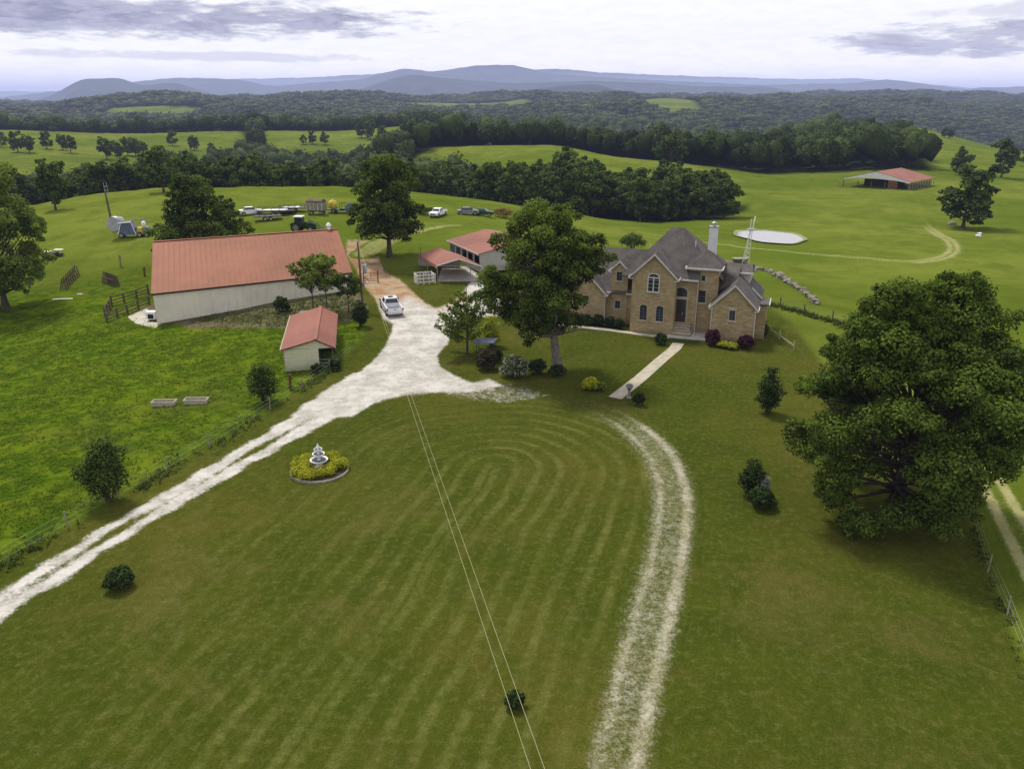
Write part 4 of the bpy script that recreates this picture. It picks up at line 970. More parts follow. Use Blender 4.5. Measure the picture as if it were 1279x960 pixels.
def build_far_barn():
    """open pole barn on the rise: broad white gable end, red roof running away to the right"""
    p = g(1105, 236); t = thing('pole_barn', 'open pole barn with red metal roof and broad white gable out in the field', 'barn', p, R(-6))
    # local: x right, y away. gable end spans x -16..5, roof runs back along +x,+y
    he, hm, hr = 2.3, 3.3, 6.0; ax = Vector((.62, .785, 0)); L = 24.
    G = [(-13.5, 6.0, 3.4), (-10.5, 3.4, 4.1), (-3.4, 1.6, 6.3), (4.4, -1.0, 4.2), (8.6, -2.4, 2.9)]
    G = [Vector(x) for x in G]; off = Vector((15.5, 18.5, .0))
    r = MB(); 
    r.poly([G[2], G[3], G[4], G[4]+off, G[2]+off], (0, 0, -.1)) if False else None
    r.poly([G[2], G[4], G[4]+off, G[2]+off], (0, 0, -.1)); r.poly([G[0], G[2], G[2]+off, G[0]+off], (0, 0, -.1)); r.build('roof', M['redroof2'], t)
    w = MB()
    def top(x):
        for a, b in ((G[0], G[2]), (G[2], G[4])):
            if a.x <= x <= b.x:
                f = (x-a.x)/(b.x-a.x); return a.lerp(b, f)
    P = [G[0], G[1]*1, G[2], G[3], G[4]]; a = G[0]-Vector((0, 0, .0)); 
    T = [G[0]+Vector((0, -.05, -.15)), G[2]+Vector((0, -.05, -.15)), G[4]+Vector((0, -.05, -.15))]
    lo = [G[4]+Vector((0, -.05, -.75)), G[4].lerp(G[2], .33)+Vector((0, -.05, -1.05)), G[2]*1, G[0].lerp(G[2], .42)+Vector((0, -.05, -.9)), G[0]+Vector((0, -.05, -.45))]
    lo[2] = Vector((G[2].x, G[2].y-.05, 3.75)); w.poly(T + lo, (0, .06, 0)); w.build('gable_wall', M['whitewall'], t)
    base = lambda q: Vector((q.x, q.y, -1.0))
    bk = MB()
    for s in ((G[0].lerp(G[2], .45)), ): pass
    a, b = G[0].lerp(G[2], .42), G[4].lerp(G[2], .36); bk.poly([base(a)+off*.3, base(b)+off*.3, Vector((b.x, b.y, 2.9))+off*.3, Vector((a.x, a.y, 2.9))+off*.3], (0, .1, 0)); bk.build('inner_wall', M['dark'], t)  # dark panel, the shade under the roof put into its colour
    sd = MB()
    for k in range(10):
        q = G[4] + off*(k/9.); 
        pm = MB(); pm.bar(base(q)+Vector((-.3, .1, 0)), q+Vector((-.3, .1, -.15)), .22); pm.build('post', M['palewood'], t)
    for k in range(9):
        q0 = G[4]+off*(k/9.)+Vector((-1.0, .6, 0)); q1 = G[4]+off*((k+.62)/9.)+Vector((-1.0, .6, 0)); sd.poly([base(q0), base(q1), Vector((q1.x, q1.y, 2.1)), Vector((q0.x, q0.y, 1.9))], (0, .08, 0))
    sd.build('side_boards', M['oldwood'], t)
    for f in (.0, .22, .42, .62, .8, 1.):
        q = G[0].lerp(G[4], f); zt = min(3.6, (G[0].lerp(G[2], f*1.0).z)) ; pm = MB(); pm.bar(base(q), (q.x, q.y, 2.6), .28); pm.build('post', M['oldwood'], t)
    dr = MB(); a, b = G[4].lerp(G[2], .36), G[4].lerp(G[2], .62); dr.poly([base(a), base(b), (b.x, b.y, 3.6), (a.x, a.y, 3.4)], (0, .1, 0)); dr.build('door', M['rust'], t)
    fn = MB()
    for z_ in (.4, .9, 1.4): fn.bar((G[0].x-2, G[0].y+1, z_), (G[0].x+6, G[0].y-2, z_), .08, .14)
    fn.build('corral_rail', M['oldwood'], t); t.scale = (.93, .93, .93)
    return t
# ================================================================== VEHICLES AND PROPS
def wheel(parent, x, y, r, w, side):
    tb = MB(); pr = [(r*.62, -w/2), (r*.93, -w/2), (r, -w*.32), (r, w*.32), (r*.93, w/2), (r*.62, w/2)]
    seg = 20; vs = []
    for q, h in pr:
        for k in range(seg): a = 2*PI*k/seg; vs.append((x+q*math.cos(a), y+h, r+q*math.sin(a)))
    fs = [(i*seg+k, i*seg+(k+1) % seg, (i+1)*seg+(k+1) % seg, (i+1)*seg+k) for i in range(len(pr)-1) for k in range(seg)]
    tb.add(vs, fs); wl = tb.build('wheel', M['black'], parent, smooth=False)
    rb = MB(); rb.cyl((x, y-w*.38, r), (x, y+w*.38, r), r*.63, 16); rb.build('rim', M['chrome'], wl)
    return wl
def extrude_side(mb, prof, y0, y1): mb.poly([(x, y0, z) for x, z in prof], (0, y1-y0, 0))
def arc(cx, cz, r, n=7): return [(cx + r*math.cos(a), cz + r*math.sin(a)) for a in [PI*k/n for k in range(n+1)]]
def build_pickup(label, loc, rz, scale=1.):
    t = thing('pickup_truck', label, 'pickup truck', loc, rz); P = M['white']
    L = 6.1; W = 1.0; fx, rx, r = 2.0, -1.95, .43     # front at +x
    # lower body with wheel arches
    prof = [(-3.0, .62), (-3.02, 1.18), (-.75, 1.20), (2.2, 1.22), (2.85, 1.12), (3.0, .95), (3.02, .5), (fx+.55, .48)] + [(x, z) for x, z in arc(fx, .45, .52)] + [(fx-.55, .46), (rx+.55, .46)] + [(x, z) for x, z in arc(rx, .45, .52)] + [(rx-.55, .56)]
    mb = MB(); extrude_side(mb, prof, -W, -W+.16); extrude_side(mb, prof, W-.16, W)
    mb.box(-.75, 2.1, -W+.161, W-.161, .55, 1.19); mb.poly([(2.101, -W+.161, .6), (2.98, -W+.161, .6), (2.98, -W+.161, 1.0), (2.8, -W+.161, 1.13), (2.101, -W+.161, 1.21)], (0, 2*W-.322, 0))
    mb.box(-2.97, -.751, -W+.161, W-.161, .58, .70); mb.build('body', P, t, bevel=.025)
    tg = MB(); tg.box(-3.06, -2.975, -W+.17, W-.17, .62, 1.16); tgo = tg.build('tailgate', P, t, bevel=.015)
    hd = MB(); hd.box(-3.085, -3.062, -.14, .14, .98, 1.06); hd.build('handle', M['blackm'], tgo)
    cab = MB(); z0, z1 = 1.19, 1.86
    a = [(-.78, -.93), (1.62, -.93), (1.62, .93), (-.78, .93)]; b = [(-.58, -.76), (.78, -.76), (.78, .76), (-.58, .76)]
    cab.add([(x, y, z0) for x, y in a] + [(x, y, z1) for x, y in b], [(0,1,5,4), (1,2,6,5), (2,3,7,6), (3,0,4,7), (4,5,6,7), (0,3,2,1)]); cab.build('cab', P, t, bevel=.05)
    def pane(q, n, lab):
        m_ = MB(); q = [Vector(x) for x in q]; nn = Vector(n).normalized()*.012; m_.poly([x+nn for x in q], nn); o = m_.build('window', M['glass'], t); o['label'] = lab
    L_ = lambda i, j, f: Vector((*a[i], z0)).lerp(Vector((*b[i], z1)), f) 
    def face(i, j, s0, s1, f0, f1):
        A0 = Vector((*a[i], z0)); A1 = Vector((*a[j], z0)); B0 = Vector((*b[i], z1)); B1 = Vector((*b[j], z1))
        P0 = A0.lerp(B0, f0).lerp(A1.lerp(B1, f0), s0); P1 = A0.lerp(B0, f0).lerp(A1.lerp(B1, f0), s1)
        P2 = A0.lerp(B0, f1).lerp(A1.lerp(B1, f1), s1); P3 = A0.lerp(B0, f1).lerp(A1.lerp(B1, f1), s0)
        return [P0, P1, P2, P3], (P1-P0).cross(P3-P0)
    for (i, j, s0, s1, lab) in ((3, 0, .07, .93, 'dark rear window'), (1, 2, .06, .94, 'windscreen'), (0, 1, .07, .42, 'side window'), (0, 1, .47, .80, 'side window'), (2, 3, .2, .53, 'side window'), (2, 3, .58, .93, 'side window')):
        q, n = face(i, j, s0, s1, .14, .86); pane(q, n, lab)
    for s in (-1, 1):
        for x in (fx, rx): wheel(t, x, s*(W-.13), r, .26, s)
        m_ = MB(); m_.box(-3.045, -2.99, s*W-.02 if s < 0 else W-.13, s*W+.13 if s < 0 else W+.015, .82, 1.14); m_.build('taillight', M['redl'], t)
        m_ = MB(); m_.box(2.93, 3.03, min(s*.68, s*.97), max(s*.68, s*.97), .82, 1.02); m_.build('headlight', M['clear'], t)
        m_ = MB(); m_.box(1.25, 1.37, min(s*1.0, s*1.22), max(s*1.0, s*1.22), 1.22, 1.42); m_.build('mirror', M['blackm'], t, bevel=.02)
    m_ = MB(); m_.box(-3.2, -3.05, -.93, .93, .48, .64); m_.build('rear_bumper', M['chrome'], t, bevel=.02)
    m_ = MB(); m_.box(3.0, 3.14, -.95, .95, .45, .66); m_.build('front_bumper', M['chrome'], t, bevel=.02)
    m_ = MB(); m_.box(3.005, 3.04, -.62, .62, .72, 1.02); m_.build('grille', M['blackm'], t)
    m_ = MB(); m_.box(-2.9, -.8, -.78, .78, .705, .73); m_.box(-3.0, -2.5, -.84, -.3, .73, .80) if False else None; m_.build('bed_liner', M['grey'], t)
    m_ = MB(); m_.box(-.2, .5, -.3, .3, 1.862, 1.875); m_.build('sunroof', M['glass'], t)
    t.scale = (scale,)*3
    return t

def build_tractor(loc, rz):
    t = thing('tractor', 'dark green farm tractor with white-roofed cab behind the long barn', 'tractor', loc, rz); G = M['greenp']
    b = MB(); b.box(.2, 2.2, -.38, .38, .95, 1.62); b.poly([(2.2, -.38, .95), (2.5, -.34, 1.0), (2.5, -.34, 1.45), (2.2, -.38, 1.62)], (0, .72, 0)); b.build('hood', G, t, bevel=.04)
    b = MB(); b.box(-1.0, 2.1, -.22, .22, .6, .98); b.build('chassis', M['blackm'], t)
    b = MB(); b.box(-1.1, .3, -.7, .7, 1.15, 1.55); b.build('cab_base', G, t)
    b = MB(); b.box(-1.0, .25, -.66, .66, 1.55, 2.55); c = b.build('cab', M['glass'], t)
    b = MB()
    for x in (-1.0, .25):
        for y in (-.67, .67): b.bar((x, y, 1.55), (x*.96, y*.97, 2.6), .09)
    b.build('pillar', M['blackm'], c)
    b = MB(); b.box(-1.2, .4, -.8, .8, 2.56, 2.75); b.build('roof', M['whitep'], t, bevel=.05)
    for s in (-1, 1):
        wheel(t, -.75, s*.95, .88, .5, s); wheel(t, 1.75, s*.8, .55, .34, s)
        b = MB(); pts = [(-.75+1.02*math.cos(a), .88+1.02*math.sin(a)) for a in [R(20+k*14) for k in range(11)]]
        for (x0, z0), (x1, z1) in zip(pts[:-1], pts[1:]): b.poly([(x0, s*.66, z0), (x1, s*.66, z1), (x1, s*1.22, z1), (x0, s*1.22, z0)], (0, 0, -.05))
        b.build('fender', G, t)
    b = MB(); b.cyl((1.3, .25, 1.6), (1.3, .25, 2.35), .05, 8); b.build('exhaust', M['blackm'], t)
    for s in (-.55, .55):
        b = MB(); b.tube([(.3, s, 1.5), (1.6, s, 1.85), (2.8, s, 1.2), (3.3, s, .5)], .09, 6); b.build('loader_arm', G, t)
    b = MB(); b.poly([(3.2, -1., .15), (3.9, -1., .15), (3.35, -1., .9)], (0, 2., 0)); b.build('bucket', G, t)
    return t

def build_flatbed(label, loc, rz, L=6., load=True, rails=True):
    t = thing('flatbed_trailer', label, 'trailer', loc, rz)
    b = MB(); b.box(-L/2, L/2, -1.1, 1.1, .72, .86); b.build('deck', M['blackm'], t)
    b = MB(); b.tube([(L/2, -.6, .7), (L/2+1.5, 0, .55), (L/2, .6, .7)], .06, 6); b.build('tongue', M['blackm'], t)
    for x in (-.5, .5):
        for s in (-1, 1): wheel(t, x, s*1.0, .36, .22, s)
    if rails:
        b = MB()
        for s in (-1.08, 1.08): b.bar((-L/2, s, 1.35), (L/2, s, 1.35), .06); [b.bar((-L/2+k*L/5, s, .86), (-L/2+k*L/5, s, 1.35), .06) for k in range(6)]
        b.build('side_rail', M['blackm'], t)
    if load:
        b = MB(); b.box(-L*.35, L*.3, -.8, .85, .862, .98); b.build('load', M['whitep'], t)
    return t

def build_wagon(loc, rz):
    t = thing('covered_wagon', 'old high-sided farm wagon with brown canvas top behind the long barn', 'wagon', loc, rz)
    b = MB(); b.poly([(-2.4, -1.1, .9), (2.4, -1.1, .9), (2.6, -1.1, 2.4), (-2.6, -1.1, 2.4)], (0, 2.2, 0)); b.build('box', M['palewood'], t)
    b = MB()
    for x in (-2.2, -1.1, 0, 1.1, 2.2): b.box(x-.06, x+.06, -1.17, -1.105, .9, 2.45)
    b.box(-2.6, 2.6, -1.18, -1.10, 2.3, 2.46); b.build('side_rib', M['trim'], t)
    b = MB(); pr = [(-1.3, 2.45), (-1.15, 2.85), (-.6, 3.15), (0, 3.25), (.6, 3.15), (1.15, 2.85), (1.3, 2.45)]
    b.poly([(-2.3, y, z) for y, z in pr], (4.6, 0, 0)); b.build('canopy', M['tarp'], t)
    for x in (-1.6, 1.6):
        for s in (-1, 1): wheel(t, x, s*.95, .45, .25, s)
    b = MB(); b.box(-2.3, 2.3, -.5, .5, .6, .88); b.build('chassis', M['blackm'], t)
    return t
def build_sprayer(loc, rz):
    t = thing('tank_sprayer', 'farm sprayer with yellow tank on a green frame beside the wagon', 'sprayer', loc, rz)
    b = MB(); b.lathe([(.3, -.95), (.85, -.8), (1.0, -.2), (1.0, .3), (.8, .8), (.3, .95), (.25, 1.1)], (-.6, 0, 1.9), 18); b.build('tank', M['yellowp'], t, smooth=True)
    b = MB(); b.box(-2.0, 2.2, -.9, .9, .65, .85); b.box(1.2, 2.6, -1., 1., .85, 1.15); b.build('frame', M['greenp'], t)
    b = MB(); [b.bar((x, s, .85), (x, s, 2.2), .07) for x in (1.2, 2.5) for s in (-.9, .9)]; b.bar((1.2, -.9, 2.2), (2.5, -.9, 2.2), .07); b.bar((1.2, .9, 2.2), (2.5, .9, 2.2), .07); b.build('boom_rack', M['greenp'], t)
    for s in (-1, 1): wheel(t, -.3, s*1.0, .5, .28, s)
    return t
def build_mixer(loc, rz):
    t = thing('feed_mixer', 'old blue-grey machine with round silver drum beside the leaning mast', 'farm machine', loc, rz)
    b = MB(); b.tube([(-1.9, -.5, 2.4), (-1.75, 0, 2.35), (-.9, .8, 2.2)], [1.25, 1.4, 1.3], 22); b.build('drum', M['steel'], t)
    b = MB(); b.poly([(-1.2, -1.1, .5), (1.4, -1.1, .5), (1.6, -1.1, 1.6), (1.0, -1.1, 2.8), (-.9, -1.1, 2.6)], (0, 1.9, 0)); b.build('body', M['bluep'], t, bevel=.05)
    b = MB(); b.tube([(-1., -1.2, 2.6), (1.1, -1.2, 2.75), (1.7, -1.2, .6)], .09, 6); b.tube([(-1.2, -1.2, .7), (-.6, -1.2, 2.5)], .08, 6); b.build('frame', M['whitep'], t)
    b = MB(); b.box(1.9, 2.7, -.8, .5, .7, 1.7); b.build('engine', M['yellowp'], t, bevel=.05)
    b = MB(); b.lathe([(.35, 0), (.42, .4), (.3, .7), (.1, .8)], (2.9, .2, 1.9), 12); b.build('intake', M['whitep'], t)
    b = MB(); b.box(1.5, 3.8, -.9, .9, .5, .75); b.box(3.0, 3.8, -.7, .9, .75, 1.7); b.build('chassis', M['grey'], t)
    for x in (-.8, 2.2, 3.4):
        for s in (-1, 1): wheel(t, x, s*1.0, .48, .28, s)
    b = MB(); b.tube([(.5, .6, 2.7), (2.2, .9, 3.0), (3.6, .9, 2.2)], .10, 6); b.build('chute', M['grey'], t)
    return t
def build_junk_car(label, loc, rz, mat):
    t = thing('junk_car', label, 'junk vehicle', loc, rz)
    b = MB(); prof = [(-2.2, .4), (-2.2, .95), (-.9, 1.05), (1.0, 1.02), (2.2, .85), (2.2, .4), (1.8, .35)] + arc(1.4, .35, .38) + [(.9, .3), (-.9, .3)] + arc(-1.4, .35, .38)
    extrude_side(b, prof, -.85, .85); b.build('body', mat, t, bevel=.03)
    c = MB(); a = [(-1.4, -.78), (1.0, -.78), (1.0, .78), (-1.4, .78)]; d = [(-1.0, -.6), (.4, -.6), (.4, .6), (-1.0, .6)]
    c.add([(x, y, 1.0) for x, y in a] + [(x, y, 1.45) for x, y in d], [(0,1,5,4), (1,2,6,5), (2,3,7,6), (3,0,4,7), (4,5,6,7)]); c.build('cab', M['glass'], t)
    r = MB(); r.box(-1.0, .4, -.6, .6, 1.452, 1.49); r.build('roof', mat, t)
    for x in (1.4, -1.4):
        for s in (-1, 1): wheel(t, x, s*.76, .33, .2, s)
    return t

def build_fountain():
    c = g(400, 588); rad = 2.05
    bed = thing('flower_bed', 'round stone-edged bed of yellow-green foliage on the lawn', 'flower bed', c)
    e = MB(); e.lathe([(rad, -.1), (rad, .16), (rad-.10, .17), (rad-.10, -.1)], (0, 0, 0), 48); eo = e.build('edging', M['palewood'], bed)
    s = MB(); s.lathe([(rad-.17, -.1), (rad-.17, .1), (.3, .2)], (0, 0, 0), 40); s.build('soil', M['soil'], bed)
    rng = np.random.default_rng(5); n = 74; C = []; Rd = []
    for i in range(n):
        a = rng.random()*2*PI; q = (.36+.64*rng.random()**.7)*1.8
        if math.sin(a) < -.2 and math.cos(a) > .15 and q > 1.35: q *= .8
        C.append((q*math.cos(a)-.08, q*math.sin(a)+.1, .32+.12*rng.random())); r = .30+.16*rng.random(); Rd.append((r, r, r*.8))
    V, F, c0 = leaf_cloud(rng, np.array(C), np.array(Rd), 17000, .11, up=.8, shell=.4); V[:, 2] = np.maximum(V[:, 2], .05)
    npmesh('foliage', V, F, M['leaf_yellow'], cols=c0, parent=bed)
    f = thing('tiered_fountain', 'white three-tiered fountain standing in the round flower bed', 'fountain', (c.x, c.y, c.z+.2)); P = M['whitep']
    b = MB(); b.lathe([(.42, -.15), (.42, .1), (.28, .18), (.24, .55), (.30, .62)], seg=24); b.build('pedestal', P, f, smooth=False)
    def basin(z, r, col):
        b = MB(); b.lathe([(r*.3, z-.18), (r*.8, z-.08), (r*1.0, z+.06), (r*1.03, z+.12), (r*.97, z+.14), (r*.86, z+.10), (r*.78, z+.03), (r*.2, z+.01)], seg=28); o = b.build('basin', P, f, smooth=False)
        w = MB(); w.lathe([(r*.80, z+.035), (r*.80, z+.05)], seg=24); w.build('water', M['pond_dark'], o)
    basin(.72, .72, 0); basin(1.25, .50, 0); basin(1.66, .34, 0)
    b = MB(); b.lathe([(.16, .7), (.11, .9), (.18, 1.12)], seg=16); b.lathe([(.12, 1.25), (.08, 1.4), (.13, 1.55)], seg=16); b.build('stem', P, f)
    b = MB(); b.lathe([(.10, 1.66), (.06, 1.78), (.15, 1.92), (.10, 2.05), (.02, 2.25)], seg=14); b.build('finial', P, f); f.scale = (.86, .86, .86)

def build_trough(loc, rz, label):
    t = thing('feed_trough', label, 'trough', loc, rz, None); L, W = 2.05, .82
    b = MB(); o = [(-L/2, -W/2), (L/2, -W/2), (L/2, W/2), (-L/2, W/2)]; k = .10
    i = [(-L/2+k, -W/2+k), (L/2-k, -W/2+k), (L/2-k, W/2-k), (-L/2+k, W/2-k)]
    V = [(x*.95, y*.9, .0) for x, y in o] + [(x, y, .55) for x, y in o] + [(x, y, .55) for x, y in i] + [(x*.93, y*.85, .2) for x, y in i]
    F = [(0,1,2,3)]
    for q in range(4): w = (q+1) % 4; F += [(q, w, 4+w, 4+q), (4+q, 4+w, 8+w, 8+q), (8+q, 8+w, 12+w, 12+q)]
    F.append((12, 13, 14, 15)); b.add(V, F); b.build('basin', M['concrete'], t, bevel=.02)
    w = MB(); w.box(-L/2+.13, L/2-.13, -W/2+.13, W/2-.13, .28, .32); w.build('water', M['pond_dark'], t); return t

def rock_mesh(name, label, cat, loc, s, seed, mat, group=None, flat=.6):
    rng = np.random.default_rng(seed); I, F = ico(2); V = I*(1+.22*rng.normal(size=(len(I), 1))*.5) ; V = V*np.array([s, s*(.6+.4*rng.random()), s*flat])
    ph = rng.random(3)*6; V += s*.15*np.sin(I[:, [1, 2, 0]]*3+ph)
    o = npmesh(name, V, F, mat); o.location = loc; o.rotation_euler = (0, 0, rng.random()*6); return tag(o, label, cat, group)

def post_fence(name, label, pts, h, mat, rails=(), wire=True, pw=.12, step=3.):
    t = thing(name, label, 'fence', pts[0]); O = Vector(pts[0])
    P = [Vector(p) for p in pts]; Q = []
    for a, b in zip(P[:-1], P[1:]):
        n = max(1, int((b-a).length/step)); Q += [a.lerp(b, i/n) for i in range(n)]
    Q.append(P[-1]); Q = [Vector((q.x, q.y, float(hz(q.x, q.y)))) for q in Q]
    for q in Q[:90]:
        m = MB(); m.bar(q-O+Vector((0, 0, -.3)), q-O+Vector((random.uniform(-.05, .05), 0, h*random.uniform(.95, 1.08))), pw); m.build('post', mat, t)
    if rails:
        m = MB()
        for a, b in zip(Q[:-1], Q[1:]):
            for z in rails: m.bar(a-O+Vector((0, 0, z)), b-O+Vector((0, 0, z)), .05, .13)
        m.build('rail', mat, t)
    if wire:
        m = MB()
        for a, b in zip(Q[:-1], Q[1:]):
            for z in (.35, .7, 1.05): m.tube([a-O+Vector((0, 0, z*h/1.15)), b-O+Vector((0, 0, z*h/1.15))], .005, 3, False)
        m.build('wire', M['steel'], t)
    return t

def build_pole():
    base = g(454, 388); H = 9.3
    # solve height so that the top lands where the photograph has it
    t = thing('utility_pole', 'wooden utility pole carrying a grey transformer beside the barn driveway', 'utility pole', base)
    H = 0
    for k in range(400):
        z = base.z + k*.05; u, v = pxpt(base.x, base.y, z)
        if v <= 302: H = k*.05; break
    b = MB(); b.tube([(0, 0, -.5), (-.05, 0, H*.5), (-.12, 0, H)], [.17, .14, .11], 10); b.build('shaft', M['pole'], t)
    q = MB(); q.cyl((.55, 0, H*.56), (.55, 0, H*.56+1.0), .27, 14); q.cyl((.35, 0, H*.6), (-.05, 0, H*.6), .05, 6); q.cyl((.55, 0, H*.56+1.0), (.55, 0, H*.56+1.2), .06, 8); q.build('transformer', M['steel'], t)
    q = MB(); q.box(.15, .4, -.3, -.05, H*.36, H*.36+.5); q.cyl((.45, -.2, H*.50), (.9, -.3, H*.46), .08, 8); q.build('meter_box', M['grey'], t)
    q = MB(); q.cyl((.65, -.3, H*.44), (.85, -.3, H*.42), .16, 10); q.build('yard_light', M['whitep'], t)
    q = MB(); q.cyl((0, 0, H), (0, 0, H+.25), .05, 6); q.build('insulator', M['grey'], t)
    top = base + Vector((-.12, 0, H))
    # two service cables running out over the lawn and under the viewpoint
    far = []
    for i, (u1, u2, lab) in enumerate(((666, 510, 'left of the two thin power cables crossing over the lawn'), (684, 515, 'right of the two thin power cables crossing over the lawn'))):
        zz = 6.3
        e = Vector((*at_z(u1, 962, zz), zz)); a = top + Vector((.1*i, 0, -.35*i)); d = (e-a)
        pts = []
        for k in range(33):
            f = k/32*1.25; p = a + d*f; s = f/1.25; p.z -= 0.5*4*s*(1-s)*.6; pts.append(p)
        m = MB(); m.tube([p-a for p in pts], .0088, 5, False); o = m.build('power_line', M['wire']); o.location = a; tag(o, lab, 'power line', 'service cables from the utility pole')
    return t
# ================================================================== BUILD EVERYTHING
random.seed(3)
build_materials()
M['leaf'] = m_leaf('oak_leaves', (.009, .017, .003), (.118, .168, .026), .28)
M['leaf_big'] = m_leaf('dark_oak_leaves', (.006, .012, .003), (.118, .172, .022), .24)
M['leaf_yard'] = m_leaf('yard_tree_leaves', (.010, .020, .003), (.175, .235, .036), .3)
M['leaf_mid'] = m_leaf('summer_leaves', (.012, .024, .005), (.110, .158, .030), .2)
M['leaf_far'] = m_leaf('distant_leaves', (.011, .021, .008), (.108, .142, .030), .1)
M['leaf_bright'] = m_leaf('fresh_leaves', (.035, .062, .008), (.23, .285, .052), .35)
M['leaf_yellow'] = m_leaf('golden_privet_leaves', (.12, .14, .006), (.50, .50, .03), .3)
M['leaf_dark'] = m_leaf('dark_shrub_leaves', (.010, .020, .006), (.050, .080, .020), .2)
M['leaf_purple'] = m_leaf('purple_barberry_leaves', (.018, .005, .010), (.085, .028, .045), .2)
M['leaf_white'] = m_leaf('white_flowering_leaves', (.02, .035, .012), (.10, .13, .05), .2, hue=(.55, .55, .46))
M['leaf_brown'] = m_leaf('brown_red_leaves', (.02, .016, .008), (.09, .075, .035), .2)
M['leaf_orange'] = m_leaf('dry_orange_leaves', (.06, .04, .012), (.28, .19, .06), .2)
def m_water(name, col, rough, bumps):
    m, nt = newmat(name); P = nt.n('ShaderNodeNewGeometry').outputs['Position']
    nt.put(nt.p.inputs['Base Color'], col); nt.p.inputs['Roughness'].default_value = rough; nt.p.inputs['IOR'].default_value = 1.33; nt.p.inputs['Specular IOR Level'].default_value = .5
    nt.put(nt.p.inputs['Normal'], nt.bump(nt.noise(P, 2.2, 3), bumps, .04)); return m
M['pond'] = m_water('pond_water', (.33, .32, .34), .16, .12); M['pond_dark'] = m_water('basin_water', (.03, .035, .05), .08, .05)  # pond's pale base colour carries part of the sky reflection

build_ground(); build_tracks()
# pond
mb = MB(); n = 48; zc = -5.32; pts = []
for k in range(n):
    a = 2*PI*k/n; r = 1 + .05*math.sin(3*a+1) + .03*math.sin(7*a)
    x, y = 6.9*math.cos(a)*r, 9.0*math.sin(a)*r; th = R(12); pts.append((59.3 + x*math.cos(th)-y*math.sin(th), 184.5 + x*math.sin(th)+y*math.cos(th), zc))
mb.add(pts, [tuple(range(n))]); tag(mb.build('pond', M['pond'], fix=False), 'small oval farm pond reflecting the pale sky, its colour paled to match', kind='structure')
mb = MB(); mb.add([(59.3+(x-59.3)*s_, 184.5+(y-184.5)*s_, zc+dz) for s_, dz in ((.98, .015), (1.10, .13)) for x, y, z in pts], [(k, (k+1) % n, n+(k+1) % n, n+k) for k in range(n)])
tag(mb.build('pond_bank', pmat('pale_mud_bank', (.22, .24, .10), .95, var=.3, scale=.5)), 'pale muddy rim round the farm pond', kind='structure')

# walks
ribbon('front_walk', 'narrow concrete walk running along the front of the brick house', [g(*p) for p in ((668, 408), (688, 405), (720, 407.5), (760, 412), (800, 417.5), (836, 422))], .9, .06, M['concrete'])
ribbon('garden_path', 'straight concrete path from the house steps down to the lawn', [g(*p) for p in ((848, 429), (843, 436), (826, 450), (800, 473), (769, 497))], 1.25, .06, M['concrete'])

build_house(); build_barn(); build_shed(); build_carport(); build_outbuilding(); build_far_barn()

# vehicles
pk = build_pickup('white crew-cab pickup parked by the utility pole, seen from behind', (0, 0, 0), 0)
a = g(495, 397); pk.location = (a.x - .98, a.y + 3.0, a.z); pk.rotation_euler = (0, 0, R(107.5))
a = g(548, 270); pk2 = dup(pk, (a.x, a.y, a.z), R(-108), 'white pickup parked in the field behind the tall driveway tree, nose to the camera', scale=.88)
for p in (pk, pk2): p['group'] = 'white pickups'
a = g(378, 289.5); build_tractor((a.x, a.y, a.z), R(-6))
a = g(335, 275); build_flatbed('black low-sided trailer nearest the tractor', (a.x, a.y, a.z), R(20), 5.0, False)['group'] = 'black trailers'
a = g(346, 268); build_flatbed('black flatbed trailer loaded with pale sheets', (a.x, a.y, a.z), R(8), 7.0, True)['group'] = 'black trailers'
a = g(366, 264.5); build_flatbed('farther black trailer with rails, beside the wagon', (a.x, a.y, a.z), R(8), 5.0, True)['group'] = 'black trailers'
a = g(396, 267.5); build_wagon((a.x, a.y, a.z), R(-14)).scale = (.72, .8, .9)
a = g(420, 266); build_sprayer((a.x, a.y, a.z), R(-5)).scale = (.85,)*3
a = g(314, 268); build_junk_car('small white stripped car body behind the barn tree', (a.x, a.y, a.z), R(25), M['whitep'])
a = g(585, 268); build_junk_car('dark junk car nearest the white field pickup', (a.x, a.y, a.z), R(5), M['grey'])
a = g(604, 269.5); build_junk_car('dark green junk car next to the tangle of brush', (a.x, a.y, a.z), R(-10), M['greenp'])
a = g(160, 296); build_mixer((a.x, a.y, a.z), R(12))
a = g(439, 267); t = thing('cable_reel', 'blue-grey round reel standing in the grass left of the driveway tree', 'reel', a)
b = MB(); b.cyl((0, -.5, 1.0), (0, -.4, 1.0), 1.0, 20); b.cyl((0, .4, 1.0), (0, .5, 1.0), 1.0, 20); b.cyl((0, -.4, 1.0), (0, .4, 1.0), .5, 14); b.build('drum', M['bluep'], t)
b = MB(); b.cyl((0, -.52, 1.), (0, .52, 1.), .15, 10); b.build('hub', M['dark'], t)

# leaning mast on the left
a = g(142, 288); t = thing('leaning_mast', 'dark timber mast leaning left with pale antenna rods at its top', 'mast', a)
top = Vector((*at_z(129, 232, 0), 0)); u0 = Vector(a)
Yt = a.y - .6; X = (129-640)/FOC; b_ = (480-228)/FOC; k = Yt/(CT+b_*ST); tp = Vector((X*k, Yt, CAMH+(-ST+b_*CT)*k)) - u0
b = MB(); b.tube([(0, 0, -.3), tp*.45, tp*.80], [.26, .20, .15], 8); b.build('shaft', M['pole'], t)
b = MB(); ex = Vector((.55, 0, 0)); b.tube([tp*.72, tp], .05, 6); b.tube([tp*.72+ex, tp*1.0+ex], .05, 6)
for f in (.76, .84, .92): b.tube([tp*f, tp*f+ex], .035, 5)
b.build('antenna_frame', M['steel'], t)

